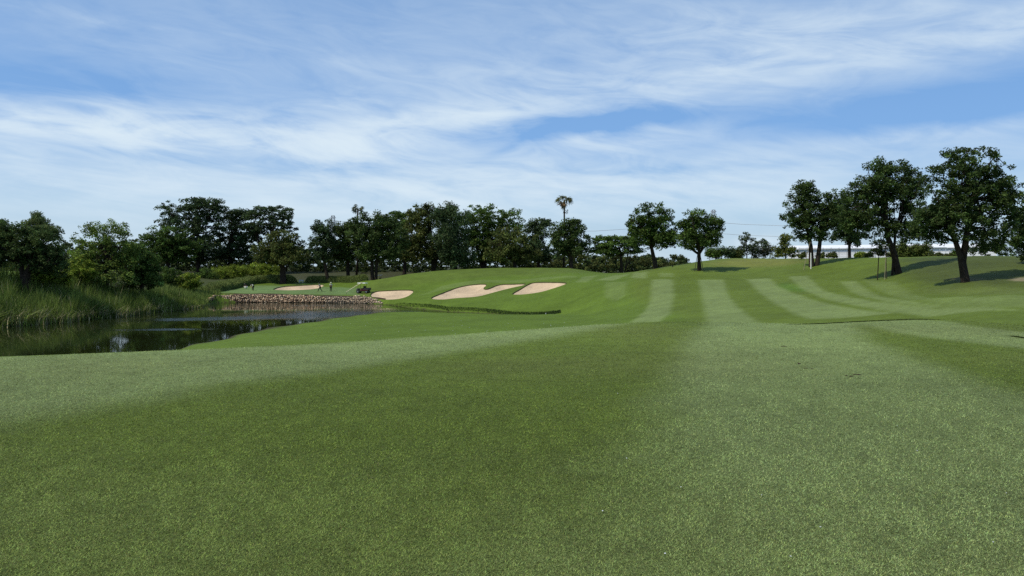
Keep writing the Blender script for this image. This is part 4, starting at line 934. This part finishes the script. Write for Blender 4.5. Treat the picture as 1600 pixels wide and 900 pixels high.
# ------------------------------------------------------------------ palms
def palm(label, px, d, top, trunk_r, fan_r, nf, trunk_from=None, dead=True):
    b = at(px, d); root = empty('fan_palm', b, label=label, cat='palm tree'); sc = d/F; T = P(px+2, top, d)-b; T0 = np.zeros(3)
    mb = MB(); mb.tube([(0, 0, -.2), T*.25+np.array((.15, 0, 0)), T*.6+np.array((.1, 0, 0)), T*.85, T], [trunk_r*1.5, trunk_r*1.1, trunk_r, trunk_r*.9, trunk_r], 9); mb.build('trunk', M['bark'], root, True)
    def fans(n, c, spread, tint, rr, down):
        Vs, Fs, Cs = [], [], []; k = 0
        for _ in range(n):
            dv = rng.normal(size=3); dv[2] = dv[2]*.7+(-.9 if down else .25); dv /= np.linalg.norm(dv)
            st = c+dv*rr*.25; hub = c+dv*rr*rng.uniform(.32, .85)
            side = np.cross(dv, rng.normal(size=3)); side /= np.linalg.norm(side)
            # stalk
            w = np.cross(dv, side)*.035; Vs += [c-w, c+w, hub+w*.6, hub-w*.6]; Cs += [tint]*4; Fs.append((k, k+1, k+2, k+3)); k += 4
            S_ = 13; br = math.exp(rng.normal(0, .25)); tc_ = np.array(tint)*br
            for j in range(S_):
                an = (j/(S_-1)-.5)*3.6; dr = dv*math.cos(an)+side*math.sin(an); dr[2] -= .28; pr = dv*-math.sin(an)+side*math.cos(an)
                ln = rr*spread*rng.uniform(.65, 1.15)*(1-.12*abs(an))
                Vs += [hub, hub+dr*ln*.5+pr*ln*.07, hub+dr*ln-np.array((0, 0, ln*.15)), hub+dr*ln*.5-pr*ln*.07]; Cs += [tc_]*4; Fs.append((k, k+1, k+2, k+3)); k += 4
        return np.array(Vs), np.array(Fs), np.array(Cs)
    V, Fq, C = fans(nf, T, .62, (.075, .085, .03), fan_r, False); mesh('crown', V, Fq, M['leaf'], root, cols=C)
    if dead:
        V, Fq, C = fans(16, T-np.array((0, 0, fan_r*.25)), .5, (.22, .15, .075), fan_r*.8, True); mesh('dead_fronds', V, Fq, M['leaf'], root, cols=C)
        V, Fq, C = fans(7, T-np.array((-.3, 0, fan_r*1.2)), .5, (.08, .07, .035), fan_r*.42, True); mesh('fruit_stalks', V, Fq, M['leaf'], root, cols=C)
palm('tall slender fan palm with dry brown fronds, standing alone above the tree line', 880, 178, 313, .2, 1.9, 22)
palm('small dark fan palm poking just above the trees left of the centre', 557, 186, 327, .2, 1.45, 26, dead=False)

# ------------------------------------------------------------------ pylons and cables
def pylon(label, px, d, top, w0, w1, arms, name='pylon'):
    b = np.array(((px-800)/F*d, d, -3.0)); H = zat(top, d)+3; root = empty(name, b, label=label, cat='pylon', group='distant power pylons'); mb = MB(); n = 11; r = .16
    lv = [((w0*(1-t)+w1*t)/2, H*t) for t in np.linspace(0, 1, n)**.85]
    for sx in (-1, 1):
        for sy in (-1, 1): mb.tube([(sx*a, sy*a, z) for a, z in lv], r, 4)
    for (a, z), (c, z2) in zip(lv[:-1], lv[1:]):
        for s in (-1, 1): mb.tube([(-a, s*a, z), (c, s*c, z2)], r*.6, 4); mb.tube([(a, s*a, z), (-c, s*c, z2)], r*.6, 4); mb.tube([(s*a, -a, z), (s*c, c, z2)], r*.6, 4)
        mb.tube([(-c, -c, z2), (c, -c, z2), (c, c, z2), (-c, c, z2), (-c, -c, z2)], r*.6, 4)
    mb.build('lattice', M['steel'], root)
    for z, w in arms:
        mb = MB(); mb.tube([(-w, 0, H*z), (w, 0, H*z)], r*.8, 4); mb.tube([(-w, 0, H*z), (0, 0, H*z+1.6), (w, 0, H*z)], r*.6, 4); mb.build('cross_arm', M['steel'], root)
pylon('lattice power pylon rising behind the compact tree', 1114, 560, 328, 5, 1.9, ((.97, 2.2), (.86, 2.6)))
pylon('lattice power pylon top rising beside the slender leaning tree', 521, 600, 337, 5, 2.2, ((.96, 2.4), (.86, 2.4)))
def cable(label, pts, r, group):
    p = [P(a, b_, d) for a, b_, d in pts]; mb = MB(); mb.tube(p, r, 4)
    tag(mb.build('power_cable', M['steel']), label, 'cable', group)
cg = 'power cables between distant pylons'
for dy, lab in ((0, 'upper'), (17, 'lower')):
    cable('%s power cable running right from the pylon towards the right tree group' % lab, [(1114, 347+dy, 560), (1160, 350.5+dy, 540), (1230, 353+dy, 520), (1330, 352+dy, 490), (1460, 345+dy, 455), (1620, 328+dy, 420)], .11, cg)
cable('power cable seen left of the pylon above the flat topped tree', [(521, 345, 600), (640, 356, 594), (780, 362, 585), (930, 361, 575), (1040, 354, 567), (1114, 345, 560)], .11, cg)

# ------------------------------------------------------------------ white warehouse and rail fence behind the ridge
def build_warehouse():
    d = 205; x0, x1 = (1238-800)/F*d, (1530-800)/F*d; z0 = gz(95, d)-.3; zt = zat(387, d); c = ((x0+x1)/2, d, z0); root = empty('warehouse', c, rz=math.radians(-28), label='long low white warehouse with ribbed cladding beyond the ridge', cat='building')
    hw = (x1-x0)/2; H = zt-z0; n = 14
    mb = MB(); mb.box((0, 6, H/2-.2), (hw-.05, 5.9, H/2-.25)); mb.build('wall', M['siding'], root)
    for k in range(n):
        mb = MB(); mb.box((0, .02, H*(k+.5)/n), (hw, .06, H/n*.5-.015)); mb.build('cladding_panel', M['siding'], root)
    mb = MB(); V = [(-hw-.3, -.5, H), (hw+.3, -.5, H), (hw+.3, 12.5, H), (-hw-.3, 12.5, H), (-hw-.3, 6, H+1.0), (hw+.3, 6, H+1.0), (-hw-.3, -.5, H-.25), (hw+.3, -.5, H-.25)]
    mb.add(V, [(0, 1, 5, 4), (3, 4, 5, 2), (0, 4, 3), (1, 2, 5), (6, 7, 1, 0)]); mb.build('roof', M['siding'], root)
    for px in (1262, 1292, 1330, 1368, 1430, 1470):
        x = (px-800)/F*d-c[0]; mb = MB(); mb.box((x, -.12, H*.5), (.14, .07, H*.5)); mb.build('downpipe', M['sidingd'], root)
build_warehouse()
def fence():
    d = 124; c = at(1340, d); root = empty('rail_fence', c, label='thin metal rail fence along the back of the ridge', cat='fence')
    us = np.arange(1248, 1404, 12.5); ps = [at(u, d) for u in us]; base = np.mean([p[2] for p in ps]); zt = zat(388, d)
    for p in ps:
        mb = MB(); mb.tube([(0, 0, -.2), (0, 0, zt-p[2]+.15)], .035, 5); mb.build('post', M['steel'], root, loc=p-c)
    for z in (zt, zt-.75):
        mb = MB(); mb.tube([(ps[0][0]-c[0], 0, z-c[2]), (ps[-1][0]-c[0], 0, z-c[2])], .028, 5); mb.build('rail', M['steel'], root)
fence()
def frame():
    d = 120; c = at(1466, d); root = empty('goal_frame', c, label='dark metal frame of two posts and a crossbar on the ridge behind the bush dome', cat='frame'); zt = zat(387, d)-c[2]; w = 11/F*d
    for s in (-1, .15, 1):
        mb = MB(); mb.tube([(s*w, 0, -.2), (s*w, 0, zt)], .05 if s != .15 else .03, 6); mb.build('post', M['sidingd'], root)
    mb = MB(); mb.box((0, 0, zt), (w+.1, .06, .06)); mb.build('crossbar', M['sidingd'], root)
frame()

# ------------------------------------------------------------------ stakes and props
def pole(name, label, px0, px1, py1, d, r, m, cat='pole', group=None, dd=0.0):
    a = at(px0, d); b_ = P(px1, py1, d+dd); mb = MB(); mb.tube([np.array((0, 0, -.15)), (b_-a)*.5, b_-a], [r*1.1, r, r*.85], 7)
    tag(mb.build(name, m, loc=a), label, cat, group)
pole('prop_pole', 'pale leaning pole propping the dark two stemmed tree', 1255, 1266, 378, 94, .03, M['wood'])
pole('prop_pole', 'short pale post at the foot of the dark two stemmed tree', 1267, 1267, 395, 94, .07, M['conc'], 'post')
pole('tree_stake', 'dark upright stake beside the spindly sapling', 1385, 1384, 386, 73.5, .04, M['darkwood'], 'stake')
pole('tree_stake', 'short thin stake at the foot of the sapling', 1382, 1384, 402, 73, .02, M['wood'], 'stake')
for a, b_, lab in ((1085, 1090, 'left'), (1099, 1094, 'right')):
    pole('prop_pole', '%s pole of the pair propping the compact tree' % lab, a, b_, 397, 103.5, .04, M['darkwood'])
pole('prop_pole', 'third pole behind the stem of the compact tree', 1096, 1093, 396, 105, .04, M['darkwood'])
pole('distance_stake', 'tiny pale stake standing in the grass of the inlet bank', 853, 853, 489, 98.6, .035, M['white'], 'stake')
for px, d, lab in ((1184, 121, 'tiny dark sprinkler head on top of the yellow mound'), (1051, 112, 'tiny dark sprinkler head near the leaning round tree')):
    mb = MB(); mb.tube([(0, 0, -.05), (0, 0, .25)], [.07, .09], 8); tag(mb.build('sprinkler_head', M['black'], loc=at(px, d)), lab, 'sprinkler')

# longer grass at the cut edge along the near crest
for pts, h_, lab in (([(1225, 507), (1290, 505), (1360, 502.2), (1430, 500.2), (1478, 498.6)], .036, 'thin dark edge of longer grass along the near crest'), ([(1578, 525.5), (1600, 525), (1650, 524.5)], .035, 'short dark grass edge at the right border')):
    wp = np.array([((a-800)/F*dd, dd) for a, dd in [(a, float(np.interp(a, ug, kd[:, 0]))-(.0 if a < 1500 else 3.2)) for a, b in pts]])
    n = 3500; s = rng.random(n); i = s*(len(wp)-1); a = i.astype(int).clip(0, len(wp)-2); f = (i-a)[:, None]; p = wp[a]*(1-f)+wp[a+1]*f; p[:, 1] += rng.uniform(-.05, .05, n)
    blades('edge_grass', p[:, 0], p[:, 1], terr(p[:, 0], p[:, 1])-.005, h_*np.minimum(1, 5*np.minimum(s, 1-s)+.1)*rng.uniform(.7, 1.1, n), rng.uniform(.01, .02, n), np.array((.03, .045, .012))*np.exp(rng.normal(0, .3, n))[:, None], rng.uniform(.1, .5, n), lab, 'grass', 2)
# divots and fallen petals on the near fairway
mb = MB()
for px, py in ((1266, 576.5), (1246, 569), (1331, 588), (1225, 541.5), (1340, 586)):
    c = hit(px, py, 2, 20)
    for k in range(3):
        x, y = c[0]+rng.normal(0, .05), c[1]+rng.normal(0, .07); z = gz(x, y); mb.box((x, y, z+.004), (rng.uniform(.01, .03), rng.uniform(.008, .02), .004), rz=rng.uniform(0, 3))
tag(mb.build('divot_soil', M['mortar']), 'crumbs of dark soil lying on the pale near mowing band', 'soil', kind='stuff')
mb = MB()
for _ in range(12):
    px, py = rng.uniform(900, 1600), rng.uniform(600, 880); c = hit(px, py, 2, 20); s = rng.uniform(.003, .006)
    mb.box((c[0], c[1], c[2]+.012), (s, s*.6, .0015), rz=rng.uniform(0, 3), rx=rng.uniform(-.4, .4))
for _ in range(40):
    px, py = rng.uniform(520, 900), rng.uniform(499, 522); c = hit(px, py, 40, 110); mb.box((c[0], c[1], c[2]+.03), (.03, .02, .01), rz=rng.uniform(0, 3))
tag(mb.build('fallen_petals', M['white']), 'tiny white petals scattered over the mown grass', 'petals', kind='stuff')
# bare soil patch in the shade at the right edge is part of the turf colours
